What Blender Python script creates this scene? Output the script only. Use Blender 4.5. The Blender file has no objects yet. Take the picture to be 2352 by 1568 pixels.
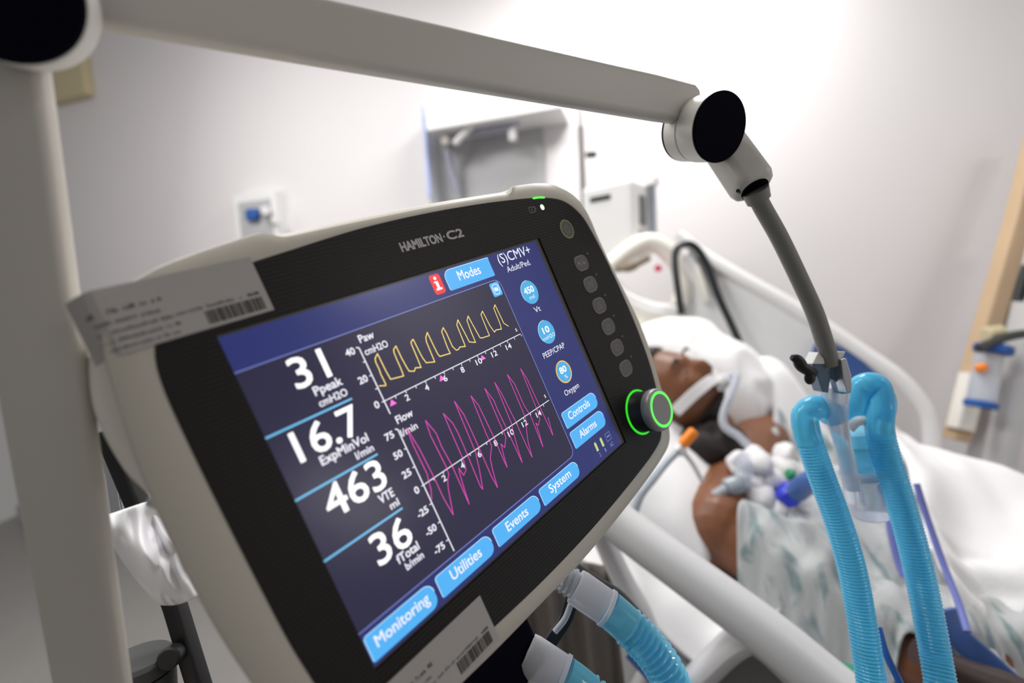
import bpy, bmesh, math, random
from mathutils import Vector, Matrix, noise
random.seed(7)
C = bpy.context.scene.collection
sc = bpy.context.scene
PI = math.pi

# ------------------------------------------------------------------ camera
F = 1065.0                      # focal length in pixels of the 2352 px wide frame
EYE = Vector((0, 0, 1.30))
up = Vector((-.0547, .9945, -.0896)).normalized()       # world up seen in camera axes (right, up, forward)
fw = (Vector((0, 0, 1)) - up * up.z).normalized()       # level forward direction, same axes
rt = up.cross(fw); rt = -rt if rt.x < 0 else rt
def cam2w(v):
    """direction in (right, up, forward) camera axes -> world (x right, y forward, z up)"""
    v = Vector(v); return Vector((v.dot(rt), v.dot(fw), v.dot(up)))
def W(px, py, d):
    """point at depth d metres along the ray through a pixel of the photograph"""
    return EYE + cam2w(((px - 1176) / F * d, (784 - py) / F * d, d))
cr, cu, cf = cam2w((1, 0, 0)), cam2w((0, 1, 0)), cam2w((0, 0, 1))
cam = bpy.data.cameras.new('camera'); camo = bpy.data.objects.new('camera', cam); C.objects.link(camo)
camo.matrix_world = Matrix(((cr.x, cu.x, -cf.x, EYE.x), (cr.y, cu.y, -cf.y, EYE.y), (cr.z, cu.z, -cf.z, EYE.z), (0, 0, 0, 1)))
cam.sensor_width = 36; cam.lens = F / 2352 * 36
cam.clip_start = .01; cam.clip_end = 50
cam.dof.use_dof = True; cam.dof.focus_distance = .305; cam.dof.aperture_fstop = 2.9
cam.dof.aperture_blades = 9
sc.camera = camo
# ------------------------------------------------------------------ light
sc.view_settings.view_transform = 'Standard'; sc.view_settings.look = 'None'
sc.view_settings.gamma = 1; sc.view_settings.use_curve_mapping = False
sc.view_settings.exposure = 0.28
w = bpy.data.worlds.new('World'); sc.world = w; w.use_nodes = True
w.node_tree.nodes['Background'].inputs[0].default_value = (1, .965, .93, 1)
w.node_tree.nodes['Background'].inputs[1].default_value = .18
def area(name, loc, target, sx, sy, power, col=(1, 1, 1), spread=180):
    l = bpy.data.lights.new(name, 'AREA'); l.shape = 'RECTANGLE'; l.size = sx; l.size_y = sy
    l.energy = power; l.color = col; l.spread = math.radians(spread)
    o = bpy.data.objects.new(name, l); C.objects.link(o); o.location = loc
    o.rotation_euler = (Vector(target) - Vector(loc)).to_track_quat('-Z', 'Y').to_euler(); return o
area('ceiling_downlight', (.46, 1.34, 2.62), (.44, 1.44, .8), .60, .28, 17.5, (1, .98, .96))
area('ceiling_light_left', (-1.2, .9, 2.66), (-1.1, 1.5, 1.0), .7, .5, 18, (1, .98, .97))
area('right_wall_fill', (1.95, -.5, 2.66), (2.4, -.5, 1.0), .5, .5, 10, (1, .97, .95))  # added fill: brightens the right wall so the screen picks up a veil
area('ceiling_light_near', (-.55, .45, 2.66), (-.45, .45, 0), .6, .6, 8.5, (1, .98, .96))
area('screen_glint_light', (2.2, -1.35, 1.62), (0, 0, 1.3), .22, .20, .9, (1, .97, .93))  # this and the next: added sources for bright spots mirrored in the screen
area('screen_glint_light', (2.2, -1.10, 1.40), (0, 0, 1.3), .30, .14, .8, (1, .97, .93))
area('left_fill_light', (-2.2, 1.0, 2.0), (0, .3, 1.2), 1.0, 1.2, 11, (1, .97, .93))  # added fill from behind left, brightens the side of the display housing
# ------------------------------------------------------------------ materials
def mat(name, col, rough=.5, metal=0, spec=.5, emit=None, es=1, bump=0, bscale=200, trans=0, coat=0, sss=0, var=0, vscale=20, sheen=0, ior=1.45, alpha=1):
    m = bpy.data.materials.new(name); m.use_nodes = True; nt = m.node_tree; b = nt.nodes['Principled BSDF']
    c4 = tuple(col) + (1,)
    b.inputs['Base Color'].default_value = c4; b.inputs['Roughness'].default_value = rough
    b.inputs['Metallic'].default_value = metal; b.inputs['Specular IOR Level'].default_value = spec
    b.inputs['Transmission Weight'].default_value = trans; b.inputs['Coat Weight'].default_value = coat
    b.inputs['IOR'].default_value = ior; b.inputs['Alpha'].default_value = alpha
    if sheen: b.inputs['Sheen Weight'].default_value = sheen
    if sss: b.inputs['Subsurface Weight'].default_value = sss; b.inputs['Subsurface Radius'].default_value = (.02, .012, .008)
    if emit is not None:
        b.inputs['Emission Color'].default_value = tuple(emit) + (1,); b.inputs['Emission Strength'].default_value = es
    tc = nt.nodes.new('ShaderNodeTexCoord')
    if var or bump:
        n = nt.nodes.new('ShaderNodeTexNoise'); n.inputs['Scale'].default_value = vscale if var else bscale; n.inputs['Detail'].default_value = 5
        nt.links.new(tc.outputs['Object'], n.inputs['Vector'])
    if var:
        mx = nt.nodes.new('ShaderNodeMix'); mx.data_type = 'RGBA'
        mx.inputs[6].default_value = tuple(max(0, x * (1 - var)) for x in col) + (1,)
        mx.inputs[7].default_value = tuple(min(1, x * (1 + var)) for x in col) + (1,)
        nt.links.new(n.outputs['Fac'], mx.inputs[0]); nt.links.new(mx.outputs[2], b.inputs['Base Color'])
    if bump:
        n2 = nt.nodes.new('ShaderNodeTexNoise'); n2.inputs['Scale'].default_value = bscale; n2.inputs['Detail'].default_value = 4
        nt.links.new(tc.outputs['Object'], n2.inputs['Vector'])
        bp = nt.nodes.new('ShaderNodeBump'); bp.inputs['Strength'].default_value = bump; bp.inputs['Distance'].default_value = .002
        nt.links.new(n2.outputs['Fac'], bp.inputs['Height']); nt.links.new(bp.outputs['Normal'], b.inputs['Normal'])
    return m
def lin(r, g, b):
    f = lambda v: (v / 255 / 12.92) if v <= 10 else ((v / 255 + .055) / 1.055) ** 2.4
    return (f(r), f(g), f(b))
def glow(name, rgb, k=1.0, rough=.22):          # lit pixels of a display: they emit; the cover sheet adds gloss
    return mat(name, (.006, .006, .008), rough, emit=lin(*rgb), es=k, spec=.5)
M = {}
M['wall'] = mat('painted_wall', (.80, .775, .785), .55, var=.02, vscale=3, bump=.05, bscale=90)
M['floor'] = mat('vinyl_floor', (.27, .26, .25), .35, var=.08, vscale=6)
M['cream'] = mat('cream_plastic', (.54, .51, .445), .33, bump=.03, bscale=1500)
M['cream_soft'] = mat('ivory_plastic', (.86, .83, .76), .35)  # ivory; on the rear shell its paleness also paints in a lit edge
M['armgrey'] = mat('powder_coated_arm', (.57, .545, .50), .42, bump=.03, bscale=1200)
M['joint'] = mat('joint_plastic', (.60, .58, .54), .36)
M['cap'] = mat('navy_black_cap', (.002, .002, .007), .8, spec=.06)
M['black'] = mat('black_plastic', (.008, .008, .009), .4)
M['darkgrey'] = mat('dark_grey_rubber', (.045, .047, .048), .5)
M['neck'] = mat('gooseneck_sleeve', (.22, .215, .20), .5, bump=.15, bscale=900)
M['steel'] = mat('brushed_steel', (.55, .57, .60), .28, metal=.9)
M['clampblue'] = mat('anodised_clamp', (.13, .19, .26), .35, metal=.6)
M['white'] = mat('white_plastic', (.82, .82, .82), .35)
M['rail'] = mat('bed_rail_plastic', (.60, .60, .61), .38)
M['railfar'] = mat('bed_rail_pale_plastic', (.78, .78, .78), .38)
M['panel'] = mat('bed_rail_dark_panel', (.16, .16, .16), .45)
M['linen'] = mat('white_linen', (.86, .86, .87), .85, bump=.35, bscale=260, sheen=.2)
M['gown'] = mat('gown_cotton', (.74, .76, .78), .85, bump=.3, bscale=240, sheen=.2)
M['gown_dark'] = mat('teal_gown_crease', (.22, .30, .31), .85)
M['skin'] = mat('brown_skin', (.19, .074, .034), .42, var=.22, vscale=18, sss=.08, bump=.1, bscale=300)
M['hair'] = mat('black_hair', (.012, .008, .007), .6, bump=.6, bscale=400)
M['bluetube'] = mat('blue_translucent_tube', (.14, .68, 1.0), .24, sss=.25, trans=.5, coat=.35, spec=.5, ior=1.12)
M['bluetube2'] = mat('pale_blue_translucent_tube', (.24, .76, 1.0), .24, sss=.25, trans=.5, coat=.35, spec=.5, ior=1.12)
M['clear'] = mat('frosted_clear_plastic', (.80, .84, .92), .2, trans=.55, spec=.6, ior=1.25)
M['clearw'] = mat('milky_silicone_cuff', (.86, .88, .96), .35, trans=.5, sss=.2, ior=1.12)
M['bag'] = mat('thin_plastic_film', (.78, .78, .82), .42, spec=.5, sss=.1)
M['orange'] = mat('orange_clip', (.95, .26, .015), .35)
M['royal'] = mat('royal_blue_cap', (.03, .05, .60), .3)
M['deepblue'] = mat('deep_blue_plastic', (.02, .10, .36), .35)
M['green'] = mat('green_plastic', (.01, .25, .12), .4)
M['tape'] = mat('white_tape', (.72, .71, .72), .6)
M['tube_grey'] = mat('grey_clear_tubing', (.42, .47, .53), .25, trans=.2)
M['cable'] = mat('black_cable', (.008, .012, .014), .4)
M['purple'] = mat('violet_blue_tubing', (.17, .20, .55), .35)
M['tan'] = mat('tan_wood', (.56, .40, .25), .5, var=.08, vscale=9)
M['label'] = mat('label_paper', (.42, .40, .385), .55, bump=.05, bscale=800)
M['ink'] = mat('printed_ink', (.02, .018, .016), .6)
M['inkgrey'] = mat('faded_ink', (.13, .12, .115), .6)
M['logo'] = mat('logo_silver_print', (.48, .455, .445), .4)
M['btn'] = mat('translucent_grey_key', (.12, .114, .11), .3)
M['btnrim'] = mat('key_rim', (.26, .25, .25), .3)
M['btnsym'] = mat('key_symbol', (.27, .26, .25), .4)
M['pwr'] = mat('power_ring_print', (.42, .50, .20), .4)
M['knobmetal'] = mat('knob_aluminium', (.30, .30, .295), .38, metal=.25)
M['knobside'] = mat('knob_dark_side', (.03, .03, .033), .38, metal=.4)
M['led'] = mat('green_led', (0, .2, 0), .3, emit=(.10, 1, .06), es=1.3)
M['ledw'] = mat('bright_green_led', (0, .2, 0), .3, emit=(.55, 1.0, .55), es=2.2)
M['ledr'] = mat('green_light_ring', (0, .2, 0), .3, emit=(.03, .62, .02), es=1.0)
M['knobring'] = mat('knob_face_light_ring', (0, .2, 0), .3, emit=(.11, 1, .10), es=1.0)
M['wedge'] = mat('outlet_grey', (.45, .45, .46), .5)
M['red'] = mat('red_plastic', (.7, .05, .12), .4)
M['mattress'] = mat('mattress_vinyl', (.05, .10, .22), .5)
# display colours
M['s_bg'] = glow('screen_graph_dark', (36, 34, 58)); M['s_bar'] = glow('screen_bar_blue', (36, 43, 98))
M['s_btn'] = glow('screen_button_blue', (74, 164, 226)); M['s_btnhi'] = glow('screen_button_edge', (175, 215, 245))
M['s_white'] = glow('screen_white', (255, 255, 255)); M['s_text'] = glow('screen_text', (226, 226, 236))
M['s_line'] = glow('screen_rule_blue', (104, 182, 226)); M['s_frame'] = glow('screen_frame_line', (120, 130, 196))
M['s_yellow'] = glow('screen_trace_yellow', (246, 216, 120)); M['s_pink'] = glow('screen_trace_pink', (226, 70, 184))
M['s_tri'] = glow('screen_marker_pink', (250, 110, 214)); M['s_red'] = glow('screen_red', (222, 44, 50))
M['s_circ'] = glow('screen_circle_blue', (70, 160, 208)); M['s_amber'] = glow('screen_amber', (244, 178, 70))
M['s_batt'] = glow('screen_battery_green', (180, 200, 130)); M['s_off'] = mat('screen_border', (.085, .08, .075), .3)

def bezel_mat():
    m = bpy.data.materials.new('textured_black_bezel'); m.use_nodes = True; nt = m.node_tree; b = nt.nodes['Principled BSDF']
    tc = nt.nodes.new('ShaderNodeTexCoord'); sp = nt.nodes.new('ShaderNodeSeparateXYZ'); nt.links.new(tc.outputs['Object'], sp.inputs[0])
    def wave(out, per, ph=0):
        a = nt.nodes.new('ShaderNodeMath'); a.operation = 'MULTIPLY_ADD'; a.inputs[1].default_value = 2 * PI / per; a.inputs[2].default_value = ph
        nt.links.new(out, a.inputs[0]); s = nt.nodes.new('ShaderNodeMath'); s.operation = 'SINE'; nt.links.new(a.outputs[0], s.inputs[0])
        c = nt.nodes.new('ShaderNodeMapRange'); c.inputs[1].default_value = -.3; c.inputs[2].default_value = .6; nt.links.new(s.outputs[0], c.inputs[0]); return c.outputs[0]
    rows = wave(sp.outputs[1], .00205); cols = wave(sp.outputs[0], .00125)
    mu = nt.nodes.new('ShaderNodeMath'); mu.operation = 'MULTIPLY'; nt.links.new(rows, mu.inputs[0]); nt.links.new(cols, mu.inputs[1])
    ad = nt.nodes.new('ShaderNodeMath'); ad.operation = 'MULTIPLY_ADD'; ad.inputs[1].default_value = .45
    nt.links.new(rows, ad.inputs[0]); nt.links.new(mu.outputs[0], ad.inputs[2])
    mx = nt.nodes.new('ShaderNodeMix'); mx.data_type = 'RGBA'; mx.inputs[6].default_value = (.003, .0026, .0025, 1); mx.inputs[7].default_value = (.021, .018, .017, 1)
    nt.links.new(ad.outputs[0], mx.inputs[0]); nt.links.new(mx.outputs[2], b.inputs['Base Color'])
    b.inputs['Roughness'].default_value = .42; b.inputs['Specular IOR Level'].default_value = .25
    bp = nt.nodes.new('ShaderNodeBump'); bp.inputs['Strength'].default_value = .3; bp.inputs['Distance'].default_value = .0003
    nt.links.new(ad.outputs[0], bp.inputs['Height']); nt.links.new(bp.outputs['Normal'], b.inputs['Normal'])
    return m
M['bezel'] = bezel_mat()

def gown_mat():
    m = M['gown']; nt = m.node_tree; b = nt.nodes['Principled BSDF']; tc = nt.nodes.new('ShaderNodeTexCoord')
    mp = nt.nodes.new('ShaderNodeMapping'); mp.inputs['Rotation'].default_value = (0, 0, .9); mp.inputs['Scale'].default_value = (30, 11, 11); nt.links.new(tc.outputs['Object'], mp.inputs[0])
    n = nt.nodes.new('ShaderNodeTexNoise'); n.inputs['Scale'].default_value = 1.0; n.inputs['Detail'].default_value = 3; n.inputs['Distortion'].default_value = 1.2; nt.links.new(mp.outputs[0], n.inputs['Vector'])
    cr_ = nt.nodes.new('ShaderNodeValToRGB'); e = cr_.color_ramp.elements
    e[0].position = .36; e[0].color = (.20, .27, .28, 1); e[1].position = .47; e[1].color = (.46, .475, .48, 1)  # dark teal streaks painted in to stand for creases
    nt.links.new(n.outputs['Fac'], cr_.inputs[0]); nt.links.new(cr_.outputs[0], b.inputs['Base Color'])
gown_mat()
# ------------------------------------------------------------------ mesh helpers
def obj(name, bm, m, parent=None, smooth=True, mats=None, bevel=0, angle=40, subsurf=0, solid=0):
    me = bpy.data.meshes.new(name); bm.to_mesh(me); bm.free()
    o = bpy.data.objects.new(name, me); C.objects.link(o)
    for x in (mats or [m]): me.materials.append(M[x] if isinstance(x, str) else x)
    if smooth:
        for p in me.polygons: p.use_smooth = True
        if angle < 180:
            try: me.set_sharp_from_angle(angle=math.radians(angle))
            except Exception: pass
    if parent is not None:
        o.parent = parent
        if parent.get('world_built'): o.matrix_parent_inverse = parent.matrix_world.inverted()
    if solid: s = o.modifiers.new('solid', 'SOLIDIFY'); s.thickness = solid; s.offset = 0
    if bevel: b = o.modifiers.new('bev', 'BEVEL'); b.width = bevel; b.segments = 3; b.limit_method = 'ANGLE'; b.angle_limit = math.radians(35)
    if subsurf: s = o.modifiers.new('sub', 'SUBSURF'); s.levels = subsurf; s.render_levels = subsurf
    return o
def thing(name, label, cat, loc=(0, 0, 0), group=None):
    """an Empty at the thing's base; its parts are built in world coordinates"""
    o = bpy.data.objects.new(name, None); C.objects.link(o); o.empty_display_size = .05
    o.matrix_world = Matrix.Translation(Vector(loc)); o['world_built'] = 1
    o['label'] = label; o['category'] = cat
    if group: o['group'] = group
    return o
def tag(o, label, cat, group=None):
    o['label'] = label; o['category'] = cat
    if group: o['group'] = group
    return o
def struct(o): o['kind'] = 'structure'; return o
def frames(P):
    T = [(P[min(i + 1, len(P) - 1)] - P[max(i - 1, 0)]).normalized() for i in range(len(P))]
    n = T[0].orthogonal().normalized(); out = []
    for t in T:
        n = (n - t * n.dot(t)); n = n.normalized() if n.length > 1e-6 else t.orthogonal().normalized()
        out.append((t, n, t.cross(n)))
    return out
def spline(P, k=8):
    P = [Vector(p) for p in P]
    if len(P) < 3: return [P[0].lerp(P[-1], i / k) for i in range(k + 1)]
    Q = [P[0] * 2 - P[1]] + P + [P[-1] * 2 - P[-2]]; out = []
    for i in range(1, len(Q) - 2):
        a, b, c, d = Q[i - 1:i + 3]
        for j in range(k):
            t = j / k
            out.append(.5 * ((2 * b) + (c - a) * t + (2 * a - 5 * b + 4 * c - d) * t * t + (3 * b - a - 3 * c + d) * t ** 3))
    out.append(P[-1]); return out
def resample(P, step):
    out = [P[0]]; acc = 0
    for a, b in zip(P, P[1:]):
        L = (b - a).length
        if L < 1e-9: continue
        s = step - acc
        while s <= L: out.append(a.lerp(b, s / L)); s += step
        acc = (acc + L) % step
    return out
def tube(bm, P, r, seg=16, cap=True, prof=None, upv=None):
    """sweep a circle (or a prof outline) along world points; r number, list or function of 0..1"""
    P = [Vector(p) for p in P]; fr = frames(P); rings = []
    if upv is not None:
        fr = [(t, (Vector(upv) - t * t.dot(Vector(upv))).normalized(), None) for t, _, _ in fr]; fr = [(t, n, t.cross(n)) for t, n, _ in fr]
    N = len(P)
    for i, (p, (t, n, b)) in enumerate(zip(P, fr)):
        rr = r(i / (N - 1)) if callable(r) else (r[i] if isinstance(r, (list, tuple)) else r)
        if prof: ring = [bm.verts.new(p + (n * y + b * x) * rr) for x, y in prof]
        else: ring = [bm.verts.new(p + (n * math.cos(2 * PI * k / seg) + b * math.sin(2 * PI * k / seg)) * rr) for k in range(seg)]
        rings.append(ring)
    m = len(rings[0])
    for A, B in zip(rings, rings[1:]):
        for k in range(m): bm.faces.new((A[k], A[(k + 1) % m], B[(k + 1) % m], B[k]))
    if cap: bm.faces.new(rings[0][::-1]); bm.faces.new(rings[-1])
    return bm
def rrect(w, h, r, n=5):
    o = []
    for cx, cy, a in ((w / 2 - r, h / 2 - r, 0), (-w / 2 + r, h / 2 - r, 90), (-w / 2 + r, -h / 2 + r, 180), (w / 2 - r, -h / 2 + r, 270)):
        for k in range(n + 1):
            t = math.radians(a + 90 * k / n); o.append((cx + r * math.cos(t), cy + r * math.sin(t)))
    return o
def box(bm, c, s, R=None):
    c = Vector(c); vs = []
    for x in (-.5, .5):
        for y in (-.5, .5):
            for z in (-.5, .5):
                v = Vector((x * s[0], y * s[1], z * s[2])); v = R @ v if R else v; vs.append(bm.verts.new(c + v))
    for f in ((0, 1, 3, 2), (4, 6, 7, 5), (0, 4, 5, 1), (2, 3, 7, 6), (0, 2, 6, 4), (1, 5, 7, 3)): bm.faces.new([vs[i] for i in f])
    return bm
def cyl(bm, a, b, r, seg=32, r2=None, bev=0):
    a, b = Vector(a), Vector(b); r2 = r if r2 is None else r2
    if bev:
        d = (b - a).normalized() * bev
        return tube(bm, [a, a + d, b - d, b], [r - bev, r, r2, r2 - bev], seg)
    return tube(bm, [a, b], [r, r2], seg)
def ellipsoid(bm, c, s, R=None, n=24):
    v0 = bmesh.ops.create_uvsphere(bm, u_segments=n, v_segments=n // 2, radius=1)['verts']
    for v in v0:
        q = Vector((v.co.x * s[0], v.co.y * s[1], v.co.z * s[2])); v.co = Vector(c) + (R @ q if R else q)
    return v0
def NB(): return bmesh.new()
def capsule(bm, a, b, ra, rb, seg=16):
    a, b = Vector(a), Vector(b); d = (b - a).normalized(); P = []; r = []
    for k in range(5): t = PI / 2 * (1 - k / 4); P.append(a - d * ra * math.sin(t)); r.append(max(ra * math.cos(t), 1e-4))
    for k in range(1, 6): P.append(a.lerp(b, k / 6)); r.append(ra + (rb - ra) * k / 6)
    for k in range(5): t = PI / 2 * k / 4; P.append(b + d * rb * math.sin(t)); r.append(max(rb * math.cos(t), 1e-4))
    return tube(bm, P, r, seg)
def corrug(path, r, amp, pitch, seg=28, smooth_to=0.0, r_s=None):
    """corrugated hose; the first smooth_to metres are a plain sleeve"""
    P = resample(path, pitch / 6); bm = NB(); R_ = []
    for i in range(len(P)):
        s = i * pitch / 6
        R_.append((r_s or r) if s < smooth_to else r + amp * math.cos(2 * PI * i / 6))
    return tube(bm, P, R_, seg)
def fill_poly(bm, pts, z=0.0, mi=0):
    vs = [bm.verts.new((x, y, z)) for x, y in pts]
    f = bm.faces.new(vs); f.material_index = mi; return f

# ================================================================== THE VENTILATOR DISPLAY
# pose recovered from the screen rectangle: local x right, y up along the screen, z toward the viewer; millimetre numbers / 1000
Rf = ((.68341929, -.39929974, -.61114466), (.3388568, .91501653, -.21890823), (.64661747, -.05748442, .76064538))
T0 = (-.12662113, .00261533, .19916854)
ax = cam2w((Rf[0][0], Rf[1][0], Rf[2][0])); ay = cam2w((Rf[0][1], Rf[1][1], Rf[2][1])); az = ax.cross(ay)
o0 = EYE + cam2w(T0)
MON = Matrix(((ax.x, ay.x, az.x, o0.x), (ax.y, ay.y, az.y, o0.y), (ax.z, ay.z, az.z, o0.z), (0, 0, 0, 1)))
mon = bpy.data.objects.new('ventilator_display', None); C.objects.link(mon); mon.matrix_world = MON; mon.empty_display_size = .05
tag(mon, 'large tilted ventilator display with black bezel and cream housing in the foreground', 'ventilator')
def mm(p): return [(x / 1000, y / 1000) for x, y in p]
def closed(P, k=6):
    P = [Vector((x, y, 0)) for x, y in P]; n = len(P); out = []
    for i in range(n):
        a, b, c, d = P[i - 1], P[i], P[(i + 1) % n], P[(i + 2) % n]
        for j in range(k):
            t = j / k; v = .5 * ((2 * b) + (c - a) * t + (2 * a - 5 * b + 4 * c - d) * t * t + (3 * b - a - 3 * c + d) * t ** 3); out.append((v.x, v.y))
    return out
def offset(P, d):
    n = len(P); o = []
    for i in range(n):
        a, b = Vector(P[i - 1]), Vector(P[(i + 1) % n]); t = (b - a).normalized(); nn = Vector((t.y, -t.x))
        o.append((P[i][0] + nn.x * d, P[i][1] + nn.y * d))
    return o
# counter-clockwise outlines (offset() grows them outwards)
black = closed([(-25.5, -40), (-25, -100), (-23.5, -140), (-18, -172), (2, -187), (45, -191), (101, -193.9), (155, -193.5), (215, -189.5), (247, -185), (259, -178), (270, -160), (278.5, -132), (282, -100), (282, -66), (279.5, -30), (276, -7), (271, 9), (258, 22), (238, 28), (210, 31), (170, 33.2), (128, 34), (86, 33), (46, 29.5), (15, 26), (-5, 20), (-17, 10), (-24, -6)])
outer = closed([(-41, -25), (-42.8, -50), (-43.3, -95), (-40, -140), (-33, -178), (-12, -196), (40, -202), (91, -204.2), (140, -205), (200, -201.5), (245, -196.5), (263, -191.5), (271, -182), (278, -165), (285, -138), (289, -112), (290, -92), (288, -68), (284.5, -40), (282.5, -15), (282, 8), (275, 24), (258, 35.5), (240, 40.3), (208, 41.6), (165, 42.8), (128, 43.2), (86, 42.6), (50, 41.6), (33, 41), (1, 36.5), (-14, 32.5), (-27, 25.5), (-36, 9)])
def notch(P):     # finger grip along the top: the front lip is lower there
    o = []
    for x, y in P:
        if y > 0 and 34 < x < 211.5:
            t = min(1, (x - 34) / 12, (211.5 - x) / 6); t = t * t * (3 - 2 * t); y -= 4.6 * t + .6 * t * math.sin(PI * (x - 34) / 177)
        o.append((x, y))
    return o
def dens(P, k=3):
    o = []
    for a, b in zip(P, P[1:] + P[:1]):
        for j in range(k): o.append((a[0] + (b[0] - a[0]) * j / k, a[1] + (b[1] - a[1]) * j / k))
    return o
def polar(P, N=420, c=(124, -80)):
    out = []; Q = P + P[:1]
    for i in range(N):
        t = 2 * PI * i / N; dx, dy = math.cos(t), math.sin(t); best = None
        for a, b in zip(Q, Q[1:]):
            ax_, ay_ = a[0] - c[0], a[1] - c[1]; ex, ey = b[0] - a[0], b[1] - a[1]; D_ = dx * ey - dy * ex
            if abs(D_) < 1e-9: continue
            k = (ax_ * ey - ay_ * ex) / D_; u_ = (ax_ * dy - ay_ * dx) / D_
            if k > 0 and -1e-6 <= u_ <= 1 + 1e-6: best = k if best is None else max(best, k)
        out.append((c[0] + dx * best, c[1] + dy * best))
    return out
outer = polar(outer); black = polar(black)
def rings(bm, L, cap0=True, cap1=True):
    R_ = [[bm.verts.new((x / 1000, y / 1000, z / 1000)) for x, y in P] for P, z in L]; m = len(R_[0])
    for A, B in zip(R_, R_[1:]):
        for k in range(m): bm.faces.new((A[k], A[(k + 1) % m], B[(k + 1) % m], B[k]))
    if cap0: bm.faces.new(R_[0])
    if cap1: bm.faces.new(R_[-1][::-1])
    return bm
front = notch(outer)
bm = rings(NB(), [(offset(black, -4), -4), (offset(black, -.4), -4), (offset(black, -.4), -.35), (offset(front, -.6), -.5), (front, -1.5), (offset(front, .3), -4.5), (offset(front, -1), -9)], True, True)
bmesh.ops.recalc_face_normals(bm, faces=bm.faces)
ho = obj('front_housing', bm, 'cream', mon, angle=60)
# rear shell: bulging rounded body behind the lip, its top edge forms the grip bar, lit look put into a paler colour
def mixp(A_, B_, t): return [(a[0] + (b[0] - a[0]) * t, a[1] + (b[1] - a[1]) * t) for a, b in zip(A_, B_)]
bm = rings(NB(), [(offset(front, -1.2), -3.6), (mixp(front, outer, .12), -4.2), (mixp(front, outer, .45), -5.2), (mixp(front, outer, .8), -7.5), (offset(outer, .5), -12), (offset(outer, 0), -20), (offset(outer, -5), -32), (offset(outer, -16), -42)], False, True)
bmesh.ops.recalc_face_normals(bm, faces=bm.faces)
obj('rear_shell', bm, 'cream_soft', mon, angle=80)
# rear body block whose left cheek shows beside the front
cheek = closed([(-42, -52), (-44.2, -47), (-46.8, -36), (-47.6, -17), (-45.6, -2), (-40, 14), (-31, 22), (-18, 25), (0, 26), (60, 27), (120, 27), (200, 27), (240, 24), (258, 14), (264, -10), (264, -40), (256, -56), (200, -60), (120, -60), (40, -60), (-10, -59), (-32, -56)][::-1])
bm = rings(NB(), [(offset(cheek, -5), -16), (offset(cheek, -1), -21), (cheek, -30), (cheek, -46), (offset(cheek, -4), -60), (offset(cheek, -14), -68)])
bmesh.ops.recalc_face_normals(bm, faces=bm.faces)
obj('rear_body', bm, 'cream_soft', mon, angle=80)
bm = NB(); cyl(bm, (-.0425, -.051, -.026), (-.0365, -.060, -.026), .0045, 20, bev=.001)
obj('screw', bm, 'steel', mon)
# bezel plate with the screen window cut out
bm = NB(); N = len(black); c = (107, -82)
def ringpt(sx):     # window outline point for an angle
    return sx
win = [(-.3, .3), (-.3, -164.3), (214.3, -164.3), (214.3, .3)]
def ray_rect(px, py):
    cx, cy = 124, -80; dx, dy = px - cx, py - cy; t = 1e9
    if dx > 0: t = min(t, (214.3 - cx) / dx)
    if dx < 0: t = min(t, (-.3 - cx) / dx)
    if dy > 0: t = min(t, (.3 - cy) / dy)
    if dy < 0: t = min(t, (-164.3 - cy) / dy)
    return (cx + dx * t, cy + dy * t)
inner = [ray_rect(*p) for p in black]
for wx, wy in win:
    i = min(range(N), key=lambda k: (inner[k][0] - wx) ** 2 + (inner[k][1] - wy) ** 2); inner[i] = (wx, wy)
bmesh_L = [(offset(black, .25), -.6), (black, .15), (inner, .15), (inner, -1.2)]
rings(bm, bmesh_L, False, False); bmesh.ops.recalc_face_normals(bm, faces=bm.faces)
obj('black_bezel', bm, 'bezel', mon, angle=30)

# ---- screen
def quad(bm, x0, y0, x1, y1, z, mi=0): return fill_poly(bm, mm([(x0, y0), (x1, y0), (x1, y1), (x0, y1)]), z, mi)
bm = NB(); quad(bm, -.3, -164.3, 214.3, .3, -.0012)
scr = obj('screen', bm, 's_off', mon, smooth=False); scr['label'] = 'lit colour screen with numbers and traces'
Z0 = -.00110
def part2(name, bm, mats): return obj(name, bm, None, scr, smooth=False, mats=mats)
_fc = {}
def text_mesh(s):
    if s not in _fc:
        cu_ = bpy.data.curves.new('t', 'FONT'); cu_.body = s; cu_.resolution_u = 3
        o = bpy.data.objects.new('t', cu_); C.objects.link(o)
        dg = bpy.context.evaluated_depsgraph_get(); me = bpy.data.meshes.new_from_object(o.evaluated_get(dg))
        _fc[s] = ([v.co.copy() for v in me.vertices], [tuple(p.vertices) for p in me.polygons])
        bpy.data.objects.remove(o); bpy.data.curves.remove(cu_); bpy.data.meshes.remove(me)
    return _fc[s]
def text(bm, s, x0, y0, cap, x1=None, z=Z0 + .00012, mi=0, right=None, bold=0, sk=0):
    """flat lettering: left edge x0 (or right edge right), baseline y0, capital height cap, optional right edge x1 (mm)"""
    V, Fc = text_mesh(s); H = text_mesh('H')[0]; hc = max(v.y for v in H) - min(v.y for v in H)
    a = min(v.x for v in V); b = max(v.x for v in V); k = cap / hc
    kx = k if x1 is None or x0 is None else (x1 - x0) / (b - a)
    if x0 is None: x0 = right - (b - a) * kx
    offs = [(0, 0)] if not bold else [(dx * bold, dy * bold) for dx, dy in ((-1, -1), (1, -1), (1, 1), (-1, 1), (0, 1.2), (0, -1.2), (1.2, 0), (-1.2, 0))]
    for j, (dx, dy) in enumerate(offs):
        vs = [bm.verts.new(((x0 + (v.x - a) * kx + dx) / 1000, (y0 + v.y * k + dy) / 1000, z + j * 2e-6)) for v in V]
        for f in Fc:
            try: bm.faces.new([vs[i] for i in f]).material_index = mi
            except ValueError: pass
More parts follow.
